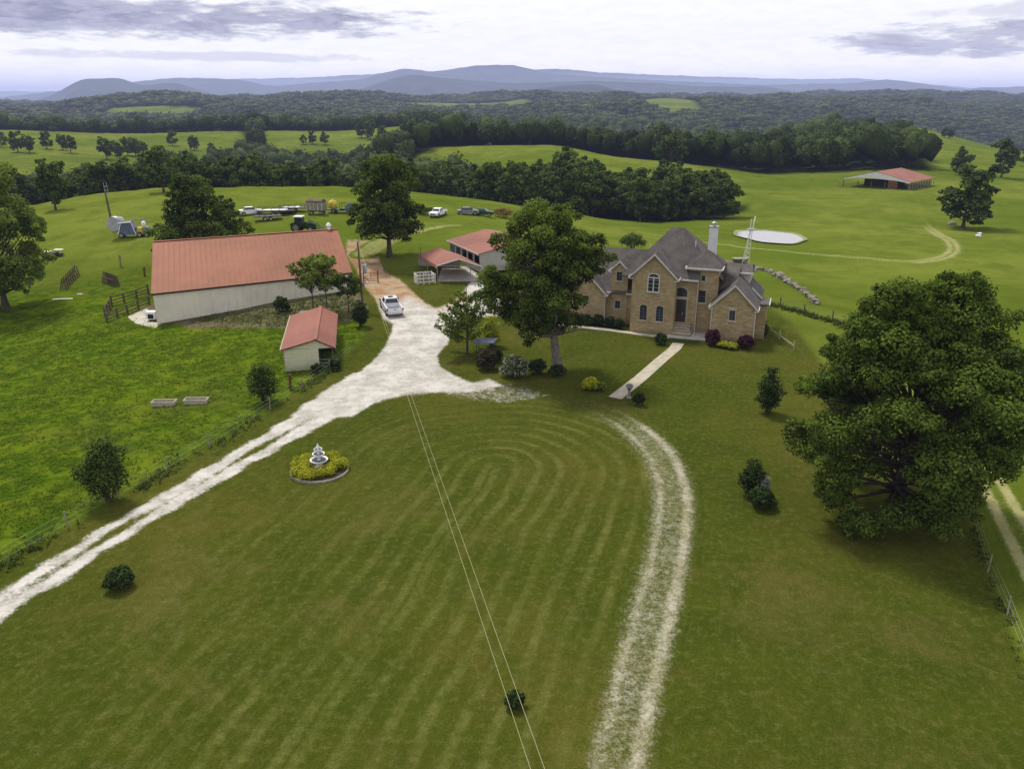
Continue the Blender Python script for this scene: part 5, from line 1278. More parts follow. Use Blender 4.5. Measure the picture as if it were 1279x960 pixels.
build_pole(); build_fountain()
for (u, v, lab, r) in ((206, 506, 'left one of the two concrete feed troughs in the rough pasture', 2), (246, 503.5, 'right one of the two concrete feed troughs in the rough pasture', 2)):
    p = g(u, v); o = build_trough(p, R(r), lab); o['group'] = 'concrete feed troughs'; o.scale = (1, 1, .8)

# gate and posts at the lane
a = g(455, 353); t = thing('pipe_gate', 'rusty pipe gate across the lane beside the utility pole', 'gate', a); b = MB()
for z in (.25, .6, .95, 1.35): b.tube([(0, 0, z), (2.0, .05, z)], .035, 6)
b.tube([(0, 0, 0), (0, 0, 1.6)], .07, 8); b.tube([(2.0, .05, 0), (2.0, .05, 1.75)], .08, 8); b.tube([(1.0, 0, .25), (1.0, 0, 1.35)], .03, 6); b.build('rail', M['rust'], t)

# white picket pen with yard tools by the carport
a = g(531, 353); t = thing('picket_pen', 'small white railed pen standing at the corner of the carport', 'pen', a, R(20)); hx, hy = 1.25, 1.0
b = MB()
for s in (-1, 1):
    for z in (.25, .75, 1.2): b.box(-hx, hx, s*hy-.03, s*hy+.03, z, z+.16); b.box(s*hx-.03, s*hx+.03, -hy+.032, hy-.032, z+.003, z+.157)
b.build('rail', M['trim'], t); b = MB()
for x in (-hx, -.4, .4, hx):
    for s in (-1, 1): b.box(x-.07, x+.07, s*hy-.10, s*hy-.032, -.1, 1.45)
for y in (-.5, 0, .5):
    for s in (-1, 1): b.box(s*hx-.1, s*hx-.031, y-.2, y+.2, .05, 1.3)
b.build('post', M['trim'], t)
a = g(527, 350); o = thing('lamp_mast', 'thin dark mast rising out of the white railed pen', 'mast', a); b = MB(); b.tube([(0, 0, -.2), (0, 0, 4.9)], [.06, .035], 6); b.box(-.35, .35, -.03, .03, 3.7, 3.76); b.build('shaft', M['blackm'], o)
rng = np.random.default_rng(4)
o = thing('heat_pump', 'grey equipment box standing inside the white railed pen', 'equipment', g(533, 350), R(15)); b = MB(); b.box(-.45, .45, -.4, .4, 0, 1.0); b.build('cabinet', M['grey'], o, bevel=.03); b = MB(); b.cyl((0, 0, 1.0), (0, 0, 1.08), .3, 16); b.build('fan_grille', M['blackm'], o)

# well tower behind the house
a = g(931, 332); t = thing('antenna_tower', 'slim lattice antenna tower behind the right wing of the house', 'tower', a); H = 6.4
b = MB()
for x, y in ((-.5, 0), (.5, 0), (0, .8)): b.tube([(x*1.3, y*1.3, -.3), (x*.35+.5, y*.35, H)], .06, 5)
for k in range(8):
    f0, f1 = k/8., (k+1)/8.
    def pt(x, y, f): s = 1.3-.95*f; return Vector((x*s+.5*f, y*s, f*H))
    b.tube([pt(-.5, 0, f0), pt(.5, 0, f1)], .03, 4); b.tube([pt(.5, 0, f1), pt(0, .8, f1)], .03, 4); b.tube([pt(-.5, 0, f1), pt(.5, 0, f1)], .03, 4)
b.build('lattice', M['trim'], t)
b = MB(); b.box(-.2, 1.2, -.5, .5, H, H+.12); b.build('platform', M['steel'], t)
b = MB(); b.tube([(.3, 0, H), (.35, 0, H+1.8)], .06, 6); b.tube([(.75, 0, H), (.85, 0, H+1.3), (1.0, 0, H+2.3)], [.06, .1, .14], 6); b.build('antenna', M['whitep'], t)
a = g(925, 331); t = thing('pump_house', 'small weathered box hut at the foot of the antenna tower', 'hut', a); b = MB(); b.box(-1.2, 1.1, -.6, .8, 0, 1.15); b.build('wall', M['oldwood'], t); b = MB(); b.box(-1.35, 1.25, -.75, .95, 1.152, 1.25); b.build('roof', M['palewood'], t)

# dry stone wall: every stone its own mesh would be mass: one wall of heaped stones
wl = [g(*p) for p in ((902, 328), (920, 333), (938, 336), (955, 338), (968, 344), (980, 350), (992, 358), (1004, 366), (1014, 375), (1022, 380))]
sp = spline([tuple(p) for p in wl], 12); rng = np.random.default_rng(8); I, IF = ico(1); V = []; F = []; k = 0
for q in sp:
    for _ in range(4):
        s = .08+.38*rng.random()**1.8; c = np.array([q[0]+rng.normal()*.22, q[1]+rng.normal()*.22, 0]); c[2] = float(hz(c[0], c[1])) + rng.random()*.55
        V.append(I*(1+.18*rng.normal(size=(len(I), 1)))*[s, s*.8, s*.6]+c); F.append(IF+k*len(I)); k += 1
tag(npmesh('stone_wall', np.concatenate(V), np.concatenate(F), M['rock']), 'rough dry stone wall curving down the field behind the house', 'stone wall')
for i, (u, v, s, lab) in enumerate(((939, 338.5, .9, 'pale boulder at the near end of the stone wall'), (975, 345, .8, 'largest pale boulder half way along the stone wall'), (1223, 296, .65, 'nearer of two small white rocks in the field by the round tree'), (1224, 293, .55, 'farther of two small white rocks in the field by the round tree'),
        (1190, 281, 1.1, 'heap-shaped grey rock beside the trunk of the round field tree'))):
    rock_mesh('boulder', lab, 'boulder', g(u, v) + Vector((0, 0, .2)), s, 20+i, M['whitep'] if 1220 < u < 1230 else M['rock'], None)

# fences
random.seed(9)
post_fence('pasture_fence', 'wire fence with thin posts between the driveway verge and rough pasture', [g(*p) for p in ((-60, 738), (0, 707), (86, 659), (150, 623), (210, 589), (262, 559), (338, 512), (413, 463), (440, 440))], 1.15, M['palewood'], step=4., pw=.07)
post_fence('yard_fence', 'wire fence with dark undergrowth crossing the field behind the house', [g(*p) for p in ((944, 377), (975, 383), (1005, 391), (1040, 400), (1090, 420))], 1.2, M['oldwood'], step=3.5)
post_fence('lane_fence', 'thin wire fence along the weedy line right of the lawn', [g(*p) for p in ((1185, 610), (1212, 640), (1234, 715), (1258, 770), (1300, 880))], 1.2, M['palewood'], step=6, pw=.05)
post_fence('white_rail_fence', 'low white rail fence just right of the house corner', [g(*p) for p in ((943, 414), (957, 412), (992, 437))], 1.0, M['frame'], rails=(.45,), wire=False, step=2.6, pw=.08)
post_fence('patio_railing', 'white posts and rail at the left end of the front walk', [g(*p) for p in ((664, 398), (690, 404), (712, 404))], .95, M['trim'], rails=(.3, .8), wire=False, step=1.8)
post_fence('corral', 'tumbledown dark timber corral rails at the barn corner', [g(*p) for p in ((132, 396), (140, 382), (186, 367))], 1.3, M['oldwood'], rails=(.3, .7, 1.15), wire=False, step=1.8, pw=.2)
post_fence('corral', 'lower row of tumbledown timber rails nearer than the corral', [g(*p) for p in ((134, 402), (160, 392), (187, 380))], 1.2, M['oldwood'], rails=(.3, .75, 1.05), wire=False, step=1.8, pw=.2)
for lab, pp in (('pipe and plank livestock feeder left of centre in the side pasture', ((80, 362), (96, 345))), ('small leaning group of timber posts in the side pasture', ((132, 353), (146, 358)))):
    a, b_ = g(*pp[0]), g(*pp[1]); t = thing('hay_feeder', lab, 'feeder', a); d = (b_-a); b = MB(); b2 = MB()
    for k in range(8):
        p = d*(k/7.); b.bar(p+Vector((-.5, 0, -.1)), p+Vector((-.1, .2, 1.7)), .14); b.bar(p+Vector((.5, 0, -.1)), p+Vector((.1, .2, 1.5)), .12)
    b2.bar(Vector((-.3, 0, .9)), d+Vector((-.3, 0, .9)), .12); b2.bar(Vector((.3, 0, .5)), d+Vector((.3, 0, .5)), .12)
    b.build('post', M['oldwood'], t); b2.build('rail', M['rust'], t)
for (u, v, h, m, lab) in ((151, 333, 1.9, 'palewood', 'lone pale post in the side pasture left of the barn'), (363, 487, 1.5, 'rust', 'short rusty post by the pasture fence below the cream shed'), (181, 345, 1.4, 'rust', 'rusty red drum-height post at the left wall of the barn')):
    p = g(u, v); b = MB(); b.bar((0, 0, -.3), (.1, 0, h), .2); b.bar((-.3, 0, h*.7), (.35, 0, h*.75), .1); o = b.build('fence_post', M[m]); o.location = p; tag(o, lab, 'post')
a = g(192, 400); t = thing('tank', 'small white tank with a dark front against the barn corner', 'tank', a); b = MB(); b.box(-.7, .5, -.5, .5, .2, 1.2); b.build('shell', M['whitep'], t, bevel=.1); b = MB(); b.box(-.4, .3, -.53, -.505, .35, .9); b.build('front', M['dark'], t)
a = g(66, 320); t = thing('junk_pile', 'small heap of dark scrap with white sheet on top at the far left', 'scrap', a); b = MB(); b.box(-1.1, .9, -.5, .5, 0, .7); b.box(-.6, 1.4, -.2, .9, 0, .45); b.build('base', M['blackm'], t, bevel=.05); b = MB(); b.box(-1.3, -.2, -.6, .5, .75, .85); b.box(.2, 1.6, .1, .9, 1.0, 1.08); b.build('sheet', M['whitep'], t); 
for (u, v, l, lab) in ((79, 374, 2.6, 'long pale board lying in the grass by the left tree'), (100, 368, .7, 'short white scrap lying in the side pasture')):
    p = g(u, v); b = MB(); b.box(-l/2, l/2, -.12, .12, .03, .14); o = b.build('board', M['whitep']); o.location = p; o.rotation_euler = (0, 0, R(8)); tag(o, lab, 'board')
for (u, v, L, lab) in ((548, 401, .30, 'topmost'), (549, 411, .26, 'middle'), (557, 414, .22, 'lowest')):
    rock_mesh('edging_stone', lab + ' of the small pale stones at the driveway edge by the young tree', 'stone', g(u, v)+Vector((0, 0, .1)), L, int(u), M['rock'])

# garden swing with a grey canopy
a = g(607, 446); t = thing('garden_swing', 'covered garden bench with flat grey canopy among the island shrubs', 'garden bench', a, R(-12))
b = MB(); b.poly([(-1.35, -.9, 2.0), (1.15, -.8, 2.15), (1.35, .8, 2.3), (-1.1, .8, 2.15)], (0, 0, .07)); b.build('canopy', M['bluep'], t)
for x, y in ((-1.0, -.5), (1.0, -.5), (-1.0, .6), (1.0, .6)): b = MB(); b.bar((x, y, -.1), (x*.95, y, 2.1), .07); b.build('post', M['blackm'], t)
b = MB(); b.box(-.8, .8, -.25, .3, .45, .52); b.build('seat', M['oldwood'], t); b = MB(); b.box(-.8, .8, .3, .36, .5, 1.05); b.build('backrest', M['oldwood'], t); t.scale = (.85, .85, .8)
# small bird bath post at the walk end
a = g(786, 497); t = thing('stone_urn', 'small stone urn on a pedestal at the lawn end of the path', 'urn', a); b = MB(); b.lathe([(.22, 0), (.22, .1), (.12, .2), (.11, .75), (.2, .85)], seg=14); b.build('pedestal', M['boulder'], t); b = MB(); b.lathe([(.14, .85), (.3, 1.0), (.34, 1.25), (.26, 1.22), (.2, 1.05)], seg=16); b.build('bowl', M['boulder'], t)
# pond rail
a = g(913, 292)

# ------------------------------------------------------------------ hero trees
def rootat(t, u, v, rz=0, sink=0): p = g(u, v); t.location = (p.x, p.y, p.z-sink); t.rotation_euler = (0, 0, rz); return p
# the big tree on the right
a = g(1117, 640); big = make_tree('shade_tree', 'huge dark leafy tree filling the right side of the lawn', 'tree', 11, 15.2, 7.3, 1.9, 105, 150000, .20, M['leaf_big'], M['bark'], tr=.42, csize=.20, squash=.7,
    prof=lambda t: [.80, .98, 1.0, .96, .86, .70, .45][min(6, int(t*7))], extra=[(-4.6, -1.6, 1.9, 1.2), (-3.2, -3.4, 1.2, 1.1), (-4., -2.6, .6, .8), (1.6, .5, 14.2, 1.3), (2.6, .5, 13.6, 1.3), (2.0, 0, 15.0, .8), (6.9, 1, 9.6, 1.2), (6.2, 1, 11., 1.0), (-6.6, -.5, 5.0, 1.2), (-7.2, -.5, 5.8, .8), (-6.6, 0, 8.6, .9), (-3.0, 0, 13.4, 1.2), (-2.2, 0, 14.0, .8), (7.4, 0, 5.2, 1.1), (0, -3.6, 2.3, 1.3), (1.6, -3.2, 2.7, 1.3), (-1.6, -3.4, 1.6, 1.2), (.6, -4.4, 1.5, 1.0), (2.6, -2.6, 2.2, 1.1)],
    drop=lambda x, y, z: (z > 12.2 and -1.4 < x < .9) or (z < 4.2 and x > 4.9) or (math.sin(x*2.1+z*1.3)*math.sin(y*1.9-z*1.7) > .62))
big.location = a
# yard tree by the house
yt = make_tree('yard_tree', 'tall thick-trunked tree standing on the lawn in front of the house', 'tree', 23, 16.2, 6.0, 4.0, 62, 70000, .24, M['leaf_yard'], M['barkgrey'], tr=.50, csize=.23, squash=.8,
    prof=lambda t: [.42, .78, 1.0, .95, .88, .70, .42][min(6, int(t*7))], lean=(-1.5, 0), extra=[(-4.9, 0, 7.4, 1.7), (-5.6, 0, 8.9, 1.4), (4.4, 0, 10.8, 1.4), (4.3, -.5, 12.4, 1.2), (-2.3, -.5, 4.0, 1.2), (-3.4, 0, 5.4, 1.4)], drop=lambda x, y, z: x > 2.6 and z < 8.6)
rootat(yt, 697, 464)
b = MB(); b.tube([(0, 0, 3.7), (2.2, -.2, 4.3), (4.6, -.2, 4.0)], [.10, .07, .03], 6); b.tube([(-1, 0, 5.2), (-4., -.2, 5.4), (-6.2, -.3, 4.2)], [.12, .08, .03], 6); b.tube([(-2, 0, 7.5), (-5, -.6, 7.9), (-7.2, -.6, 6.8)], [.12, .08, .03], 6); o = b.build('bare_limb', M['barkgrey'], yt, smooth=True); o['label'] = 'bare drooping limbs'
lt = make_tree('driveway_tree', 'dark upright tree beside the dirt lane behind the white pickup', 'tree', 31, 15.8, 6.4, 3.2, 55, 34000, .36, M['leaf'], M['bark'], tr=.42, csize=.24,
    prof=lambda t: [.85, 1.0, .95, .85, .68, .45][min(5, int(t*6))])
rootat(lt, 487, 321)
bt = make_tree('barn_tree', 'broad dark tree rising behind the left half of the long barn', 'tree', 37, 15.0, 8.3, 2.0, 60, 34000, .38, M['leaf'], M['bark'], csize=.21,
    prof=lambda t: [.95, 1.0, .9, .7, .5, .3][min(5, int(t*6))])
p = gY(254, 124); bt.location = (p.x, p.y, p.z-.8)
le = make_tree('edge_tree', 'big pale green tree cut by the left edge of the photo', 'tree', 44, 19.0, 7.4, 2.2, 80, 52000, .34, M['leaf_bright'], M['bark'], csize=.22, prof=lambda t: [.85, 1.0, 1.0, .9, .75, .5][min(5, int(t*6))])
rootat(le, 8, 386)
# scrubby trees in front of the long barn
for i, (u, v, Hh, rr, n_, lm, lab) in enumerate(((392, 393, 7.4, 3.2, 5200, 'leaf_bright', 'thin multi-stemmed tree in front of the barn wall'), (409, 392, 7.6, 2.6, 5200, 'leaf_bright', 'slender leafy tree just right of the thin barn-side tree'),
        (436, 390, 4.9, 2.1, 4200, 'leaf_mid', 'rounded small tree between the barn and utility pole'))):
    o = make_tree('scrub_tree', lab, 'tree', 50+i, Hh, rr, Hh*.42, 24, n_, .24, M[lm], M['bark'], tr=.09, csize=.26); rootat(o, u, v)
LOOSE = (2, 3, 6, 7)
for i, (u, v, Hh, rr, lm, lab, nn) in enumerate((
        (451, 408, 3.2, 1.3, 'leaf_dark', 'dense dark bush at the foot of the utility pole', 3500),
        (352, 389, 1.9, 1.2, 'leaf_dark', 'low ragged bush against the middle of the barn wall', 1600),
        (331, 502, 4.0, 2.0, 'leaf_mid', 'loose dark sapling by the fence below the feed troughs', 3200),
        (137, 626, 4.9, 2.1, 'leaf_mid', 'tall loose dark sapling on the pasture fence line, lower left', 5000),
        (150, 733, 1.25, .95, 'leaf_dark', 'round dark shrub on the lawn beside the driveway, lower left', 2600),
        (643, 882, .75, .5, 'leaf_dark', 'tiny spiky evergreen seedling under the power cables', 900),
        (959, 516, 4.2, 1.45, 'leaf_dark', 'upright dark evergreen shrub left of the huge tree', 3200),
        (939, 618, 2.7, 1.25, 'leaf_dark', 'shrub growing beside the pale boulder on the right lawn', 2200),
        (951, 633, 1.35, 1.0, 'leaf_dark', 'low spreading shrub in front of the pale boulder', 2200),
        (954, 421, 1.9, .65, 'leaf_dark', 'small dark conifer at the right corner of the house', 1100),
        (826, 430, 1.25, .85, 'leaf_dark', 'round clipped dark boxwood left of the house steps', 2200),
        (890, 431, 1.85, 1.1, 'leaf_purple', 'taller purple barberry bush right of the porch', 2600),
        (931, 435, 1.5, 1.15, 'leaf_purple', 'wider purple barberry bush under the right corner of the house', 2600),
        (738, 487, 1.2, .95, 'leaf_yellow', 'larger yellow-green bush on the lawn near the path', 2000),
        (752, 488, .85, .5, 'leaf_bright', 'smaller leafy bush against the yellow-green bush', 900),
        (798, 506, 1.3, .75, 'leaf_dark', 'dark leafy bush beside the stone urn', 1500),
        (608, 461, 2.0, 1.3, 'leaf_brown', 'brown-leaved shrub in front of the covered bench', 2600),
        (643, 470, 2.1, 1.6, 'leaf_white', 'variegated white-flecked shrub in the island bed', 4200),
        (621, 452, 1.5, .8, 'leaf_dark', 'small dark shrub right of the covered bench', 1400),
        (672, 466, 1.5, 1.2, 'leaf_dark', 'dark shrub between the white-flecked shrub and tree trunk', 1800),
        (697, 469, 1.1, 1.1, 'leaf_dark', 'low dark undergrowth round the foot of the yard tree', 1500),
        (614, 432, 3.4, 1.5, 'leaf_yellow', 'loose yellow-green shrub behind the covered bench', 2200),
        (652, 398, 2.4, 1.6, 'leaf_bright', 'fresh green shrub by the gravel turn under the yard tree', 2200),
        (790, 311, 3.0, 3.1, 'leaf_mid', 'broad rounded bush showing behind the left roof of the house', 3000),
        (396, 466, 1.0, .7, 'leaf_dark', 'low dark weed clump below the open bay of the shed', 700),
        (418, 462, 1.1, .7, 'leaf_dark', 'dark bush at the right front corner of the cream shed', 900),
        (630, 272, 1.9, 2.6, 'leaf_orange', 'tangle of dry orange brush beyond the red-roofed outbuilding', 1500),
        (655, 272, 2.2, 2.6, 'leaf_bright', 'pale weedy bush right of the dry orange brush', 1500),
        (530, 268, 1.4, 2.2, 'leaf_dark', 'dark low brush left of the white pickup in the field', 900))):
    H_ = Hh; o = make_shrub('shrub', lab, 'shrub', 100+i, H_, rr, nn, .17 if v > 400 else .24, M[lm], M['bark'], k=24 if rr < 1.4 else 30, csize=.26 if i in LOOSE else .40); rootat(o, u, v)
    if lm == 'leaf_dark' and i in (2, 3, 6): o.scale = (1, 1, 1)
# foundation planting along the house
for i, (u, v, r_) in enumerate(((718, 405, .9), (733, 406, .95), (747, 407, 1.0), (762, 409, .85), (774, 411, .8))):
    o = make_shrub('hedge_shrub', ['leftmost', 'second from left', 'middle', 'second from right', 'rightmost'][i] + ' of the dark foundation shrubs left of the centre gable', 'shrub', 150+i, 1.35, r_, 1700, .17, M['leaf_dark'], M['bark'], group='foundation shrubs along the front of the house'); rootat(o, u, v)
for i, (u, v) in enumerate(((903, 434), (914, 436))):
    o = make_shrub('golden_shrub', ('left' if i == 0 else 'right') + ' of the two low golden shrubs between the purple barberries', 'shrub', 160+i, .75, .8, 1500, .13, M['leaf_yellow'], M['bark'], group='golden shrubs'); rootat(o, u, v)
rock_mesh('boulder', 'pale-topped grey boulder standing among the shrubs on the right lawn', 'boulder', g(953, 622)+Vector((0, 0, .75)), .62, 77, M['boulder'], flat=1.25)
# young bright tree with upswept branches
rng = np.random.default_rng(61); yb = thing('young_tree', 'bright green young tree with upswept branches beside the gravel', 'tree', (0, 0, 0)); mb = MB(); V = []; F = []; Cc = []; k = 0
mb.tube([(0, 0, -.2), (.05, 0, 2.2), (0, 0, 4.6), (.05, 0, 6.9)], [.11, .09, .05, .015], 7)
for i in range(46):
    f = rng.random()**.8; z0 = .9 + 4.6*f; a = rng.random()*2*PI; L = (2.9 - 1.9*f)*(.75+.4*rng.random()); e = Vector((math.cos(a)*L*.92, math.sin(a)*L*.92, z0 + L*.62)); s = Vector((0, 0, z0)); m_ = s.lerp(e, .5)+Vector((0, 0, -.12*L))
    mb.tube([s, m_, e], [.035, .022, .008], 4, False)
    nl = int(150*L/2); t_ = .22+.8*rng.random(nl); pts_ = np.array([[*(s.lerp(m_, min(1, 2*q)) if q < .5 else m_.lerp(e, 2*q-1))] for q in t_]); pts_ += rng.normal(size=pts_.shape)*.13
    v_, f_, c_ = leaf_cloud(rng, pts_, np.full(pts_.shape, .04), nl, .20, up=.5); F.append(f_+k); k += len(v_); V.append(v_); Cc.append(c_)
mb.build('trunk', M['bark'], yb); npmesh('crown', np.concatenate(V), np.concatenate(F), M['leaf_bright'], cols=np.concatenate(Cc), parent=yb); rootat(yb, 584, 441); yb.scale = (1.25, 1.25, 1.1)

# ------------------------------------------------------------------ mid-distance trees
PROT = []
for i in range(7):
    pr = [lambda t: math.sqrt(max(0, 1-(2*t-.9)**2/1.3)), lambda t: [.8, 1., .95, .75, .5][min(4, int(t*5))], lambda t: [.6, .9, 1., .85, .55][min(4, int(t*5))]][i % 3]
    PROT.append(make_tree('field_tree', 'x', 'tree', 200+i, 11.0, 5.0 - .3*(i % 3), 1.6, 16 + 2*(i % 3), 4200, .62, M['leaf_mid'], M['bark'], tr=.28, csize=.36, prof=pr, single=True))
used = set()
def midtree(kind, u, v, hpx, label, group=None, Y=None, name='field_tree', wf=1.):
    p = gY(u, Y) if Y else g(u, v); s = hpx*mpp(p)/11.0 if Y is None else hpx/11.0
    if kind not in used: o = PROT[kind]; used.add(kind)
    else: o = PROT[kind].copy(); COL.objects.link(o)
    o.name = name; o.location = (p.x, p.y, p.z-.2); o.rotation_euler = (0, 0, random.uniform(0, 6.28)); o.scale = (s*wf, s*wf, s); o['label'] = label; o['category'] = 'tree'
    if group: o['group'] = group
    elif 'group' in o: del o['group']
    return o
for a in (
    (1, 1203, 285, 74, 'round dark lone tree in the field beside the pale rocks', None, None, 'field_tree', 1.25),
    (2, 1199, 219, 36, 'small loose tree directly behind the round lone field tree', None, None, 'field_tree', .95),
    (0, 1251, 222, 48, 'dark tree right of the open barn, near the right edge', None, None, 'field_tree', .9),
    (4, 1282, 208, 26, 'tree half cut by the right edge of the photo'),
    (0, 838, 214, 47, 'single umbrella-topped tree standing on the field ridge', None, None, 'field_tree', 1.0),
    (3, 712, 262, 74, 'largest rounded tree of the clump right behind the yard tree', None, None, 'field_tree', 1.15),
    (5, 70, 262, 68, 'tall tree standing left of the leaning mast', None, None, 'field_tree', .8),
    (6, 205, 240, 58, 'very dark rounded tree behind the left end of the near field', None, None, 'field_tree', 1.05),
    # trees dotted on the left pasture
    (1, 23, 190, 25, 'leftmost of the pair of trees on the left hill pasture'), (2, 37, 191, 23, 'right one of the pair of trees on the left hill pasture'),
    (4, 59, 186, 22, 'round tree right of the pair on the left hill pasture'), (5, 79, 187, 21, 'first of two trees close together above the leaning mast'), (6, 89, 191, 22, 'second of two trees close together above the leaning mast'),
    (0, 2, 184, 20, 'tree at the left edge on the hill pasture'),
    (3, 68, 165, 14, 'small tree on the left pasture skyline, left of two'), (0, 106, 165.5, 14, 'small tree on the left pasture skyline, right of two'),
    (2, 134, 199, 28, 'front tree of the thicket in the middle of the left pasture'), (4, 216, 182, 19, 'dark tree on the right half of the left pasture'), (5, 243, 188, 20, 'lone tree with visible stem right of the left pasture'), (6, 265, 192, 14, 'small rounded tree at the right end of the left pasture'),
    # second pasture
    (1, 500, 159, 14, 'tree on the far pasture strip, left of three'), (2, 512, 171, 17, 'tree on the far pasture strip, middle of three'), (3, 533, 161, 17, 'tree on the far pasture strip, right of three'),
    (4, 452, 172, 20, 'left tree of the dark clump on the far pasture strip'), (5, 463, 174, 26, 'tall middle tree of the dark clump on the far pasture strip'), (6, 478, 173, 17, 'right tree of the dark clump on the far pasture strip'),
    (0, 380, 180, 12, 'left tree of the little clump at the near edge of the far pasture strip'), (1, 391, 180, 16, 'middle tree of the little clump at the near edge of the far pasture strip'), (2, 406, 181, 17, 'right tree of the little clump at the near edge of the far pasture strip'),
    (3, 1137, 162, 11, 'dark tree on the far right skyline field'), (4, 1180, 172, 13, 'left tree of the pair on the far right field'), (5, 1187, 173, 13, 'right tree of the pair on the far right field'),
    (6, 598, 180, 30, 'bright tall tree in the tree line above the mid field'),
    ): midtree(*a)
i = 0
for (u, v, h) in ((150, 198, 20), (160, 194, 22), (170, 196, 22), (180, 196, 20), (168, 190, 20), (178, 199, 17), (144, 194, 18)):
    midtree((i*3) % 7, u, v, h, 'rounded tree packed in the dark thicket on the left pasture', 'thicket on the left pasture'); i += 1
# right-hand clump in front of the mid field
for (u, v, h, w) in ((672, 258, 50, 1.), (735, 266, 62, 1.05), (752, 268, 46, 1.), (770, 270, 50, 1.05), (790, 272, 52, 1.), (806, 273, 44, 1.), (824, 274, 52, 1.05), (846, 274, 56, 1.05), (866, 274, 46, 1.), (884, 273, 52, 1.), (905, 272, 50, 1.1), (780, 264, 50, 1.), (815, 264, 50, 1), (858, 266, 52, 1), (895, 264, 50, 1.), (745, 258, 52, 1.), (875, 262, 48, 1), (835, 262, 48, 1)):
    midtree((i*3+1) % 7, u, v, h, 'dark bushy tree in the clump behind the house, below the mid field', 'tree clump behind the house', None, 'woodland_tree', w); i += 1

# ------------------------------------------------------------------ woods
rng = np.random.default_rng(77)
def scatter(y0, y1, step, jit=.42, umax=1420, umin=-140):
    P = []; y = y0
    while y < y1:
        st = step(y) if callable(step) else step; x0 = (umin-640)/1017*y; x1 = (umax-640)/1017*y; n = int((x1-x0)/st)
        xs = x0 + (np.arange(n)+rng.random(n)*.9)*st; ys = y + rng.normal(size=n)*st*jit; P.append(np.stack([xs, ys], 1)); y += st*.9
    return np.concatenate(P)
def visible(P, Hh, slack=.004):
    """drop trees that neither the viewpoint nor one a step aside could see"""
    Z = hz(P[:, 0], P[:, 1]); az = np.round(np.degrees(np.arctan2(P[:, 0], P[:, 1]))*4).astype(int); r = np.hypot(P[:, 0], P[:, 1])
    top = (Z + Hh - CAMH)/r; order = np.argsort(r); hor = {}; keep = np.zeros(len(P), bool)
    ga = np.arange(az.min(), az.max()+1)
    # terrain horizon in front
    rr = np.concatenate([np.arange(30, 600, 8), np.arange(600, 5000, 40)])
    A = np.radians(ga/4.); TX = rr[None]*np.sin(A)[:, None]; TY = rr[None]*np.cos(A)[:, None]; T = (hz(TX, TY)-CAMH)/rr[None]; TM = np.maximum.accumulate(T, 1)
    ti = np.clip(np.searchsorted(rr, r*.985)-1, 0, len(rr)-1); terr = TM[az-ga[0], ti]
    return top > terr - slack
P = scatter(205, 1300, lambda y: 7.4 + max(0, (y-300))*.006)
ol = openland(P[:, 0], P[:, 1]); P = P[ol < -3.]
Hh = rng.uniform(9.5, 14.5, len(P)); k = visible(P, Hh); P = P[k]; Hh = Hh[k]
Z = hz(P[:, 0], P[:, 1]); dist = np.hypot(P[:, 0], P[:, 1]); U_ = ueq(P[:, 0], P[:, 1])
order = np.argsort(dist); near = [q for q in order if -40 < U_[q] < 1320][:215]; ns = set(near)
for q in near:
    u = U_[q]; kind = int(rng.integers(0, 7))
    if u < 260: lab, gr = 'dark leafy tree in the wooded hollow beyond the left end of the near field', 'woods left of the near field'
    elif u < 660: lab, gr = 'dark leafy tree in the front of the wooded draw beyond the parked machinery', 'woods beyond the parked machinery'
    else: lab, gr = 'dark leafy tree in the wood between the mid field and open barn', 'woods left of the open barn'
    if kind not in used: o = PROT[kind]; used.add(kind)
    else: o = PROT[kind].copy(); COL.objects.link(o)
    s = Hh[q]/11.; o.name = 'woodland_tree'; o.location = (P[q, 0], P[q, 1], Z[q]-.5); o.rotation_euler = (0, 0, rng.random()*6.28); o.scale = (s*.98, s*.98, s); o['label'] = lab; o['group'] = gr; o['category'] = 'tree'
rest = np.array([q not in ns for q in range(len(P))]); P = P[rest]; Hh = Hh[rest]; Z = Z[rest]; dist = dist[rest]; P3 = np.stack([P[:, 0], P[:, 1], Z], 1)
a_ = dist < 720
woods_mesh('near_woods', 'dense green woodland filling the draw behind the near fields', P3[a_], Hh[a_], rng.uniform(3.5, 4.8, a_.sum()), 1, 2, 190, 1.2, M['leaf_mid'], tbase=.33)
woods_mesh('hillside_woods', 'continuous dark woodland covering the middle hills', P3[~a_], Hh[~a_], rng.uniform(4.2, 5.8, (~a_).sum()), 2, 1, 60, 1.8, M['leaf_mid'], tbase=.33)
P = scatter(1300, 4900, lambda y: 10.5 + (y-1300)*.0036, umin=-120, umax=1400); P = P[openland(P[:, 0], P[:, 1]) < -6]
Hh = rng.uniform(9, 15, len(P))*(1+np.clip((P[:, 1]-1500)/4000, 0, 1)*.5); k = visible(P, Hh, .0012); P = P[k]; Hh = Hh[k]
P3 = np.stack([P[:, 0], P[:, 1], hz(P[:, 0], P[:, 1])-2], 1)
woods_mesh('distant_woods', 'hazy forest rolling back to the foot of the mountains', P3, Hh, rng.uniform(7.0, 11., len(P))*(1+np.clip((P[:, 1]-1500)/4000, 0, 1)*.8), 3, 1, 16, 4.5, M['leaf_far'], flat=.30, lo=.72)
print('woods', len(P), a_.sum(), (~a_).sum())

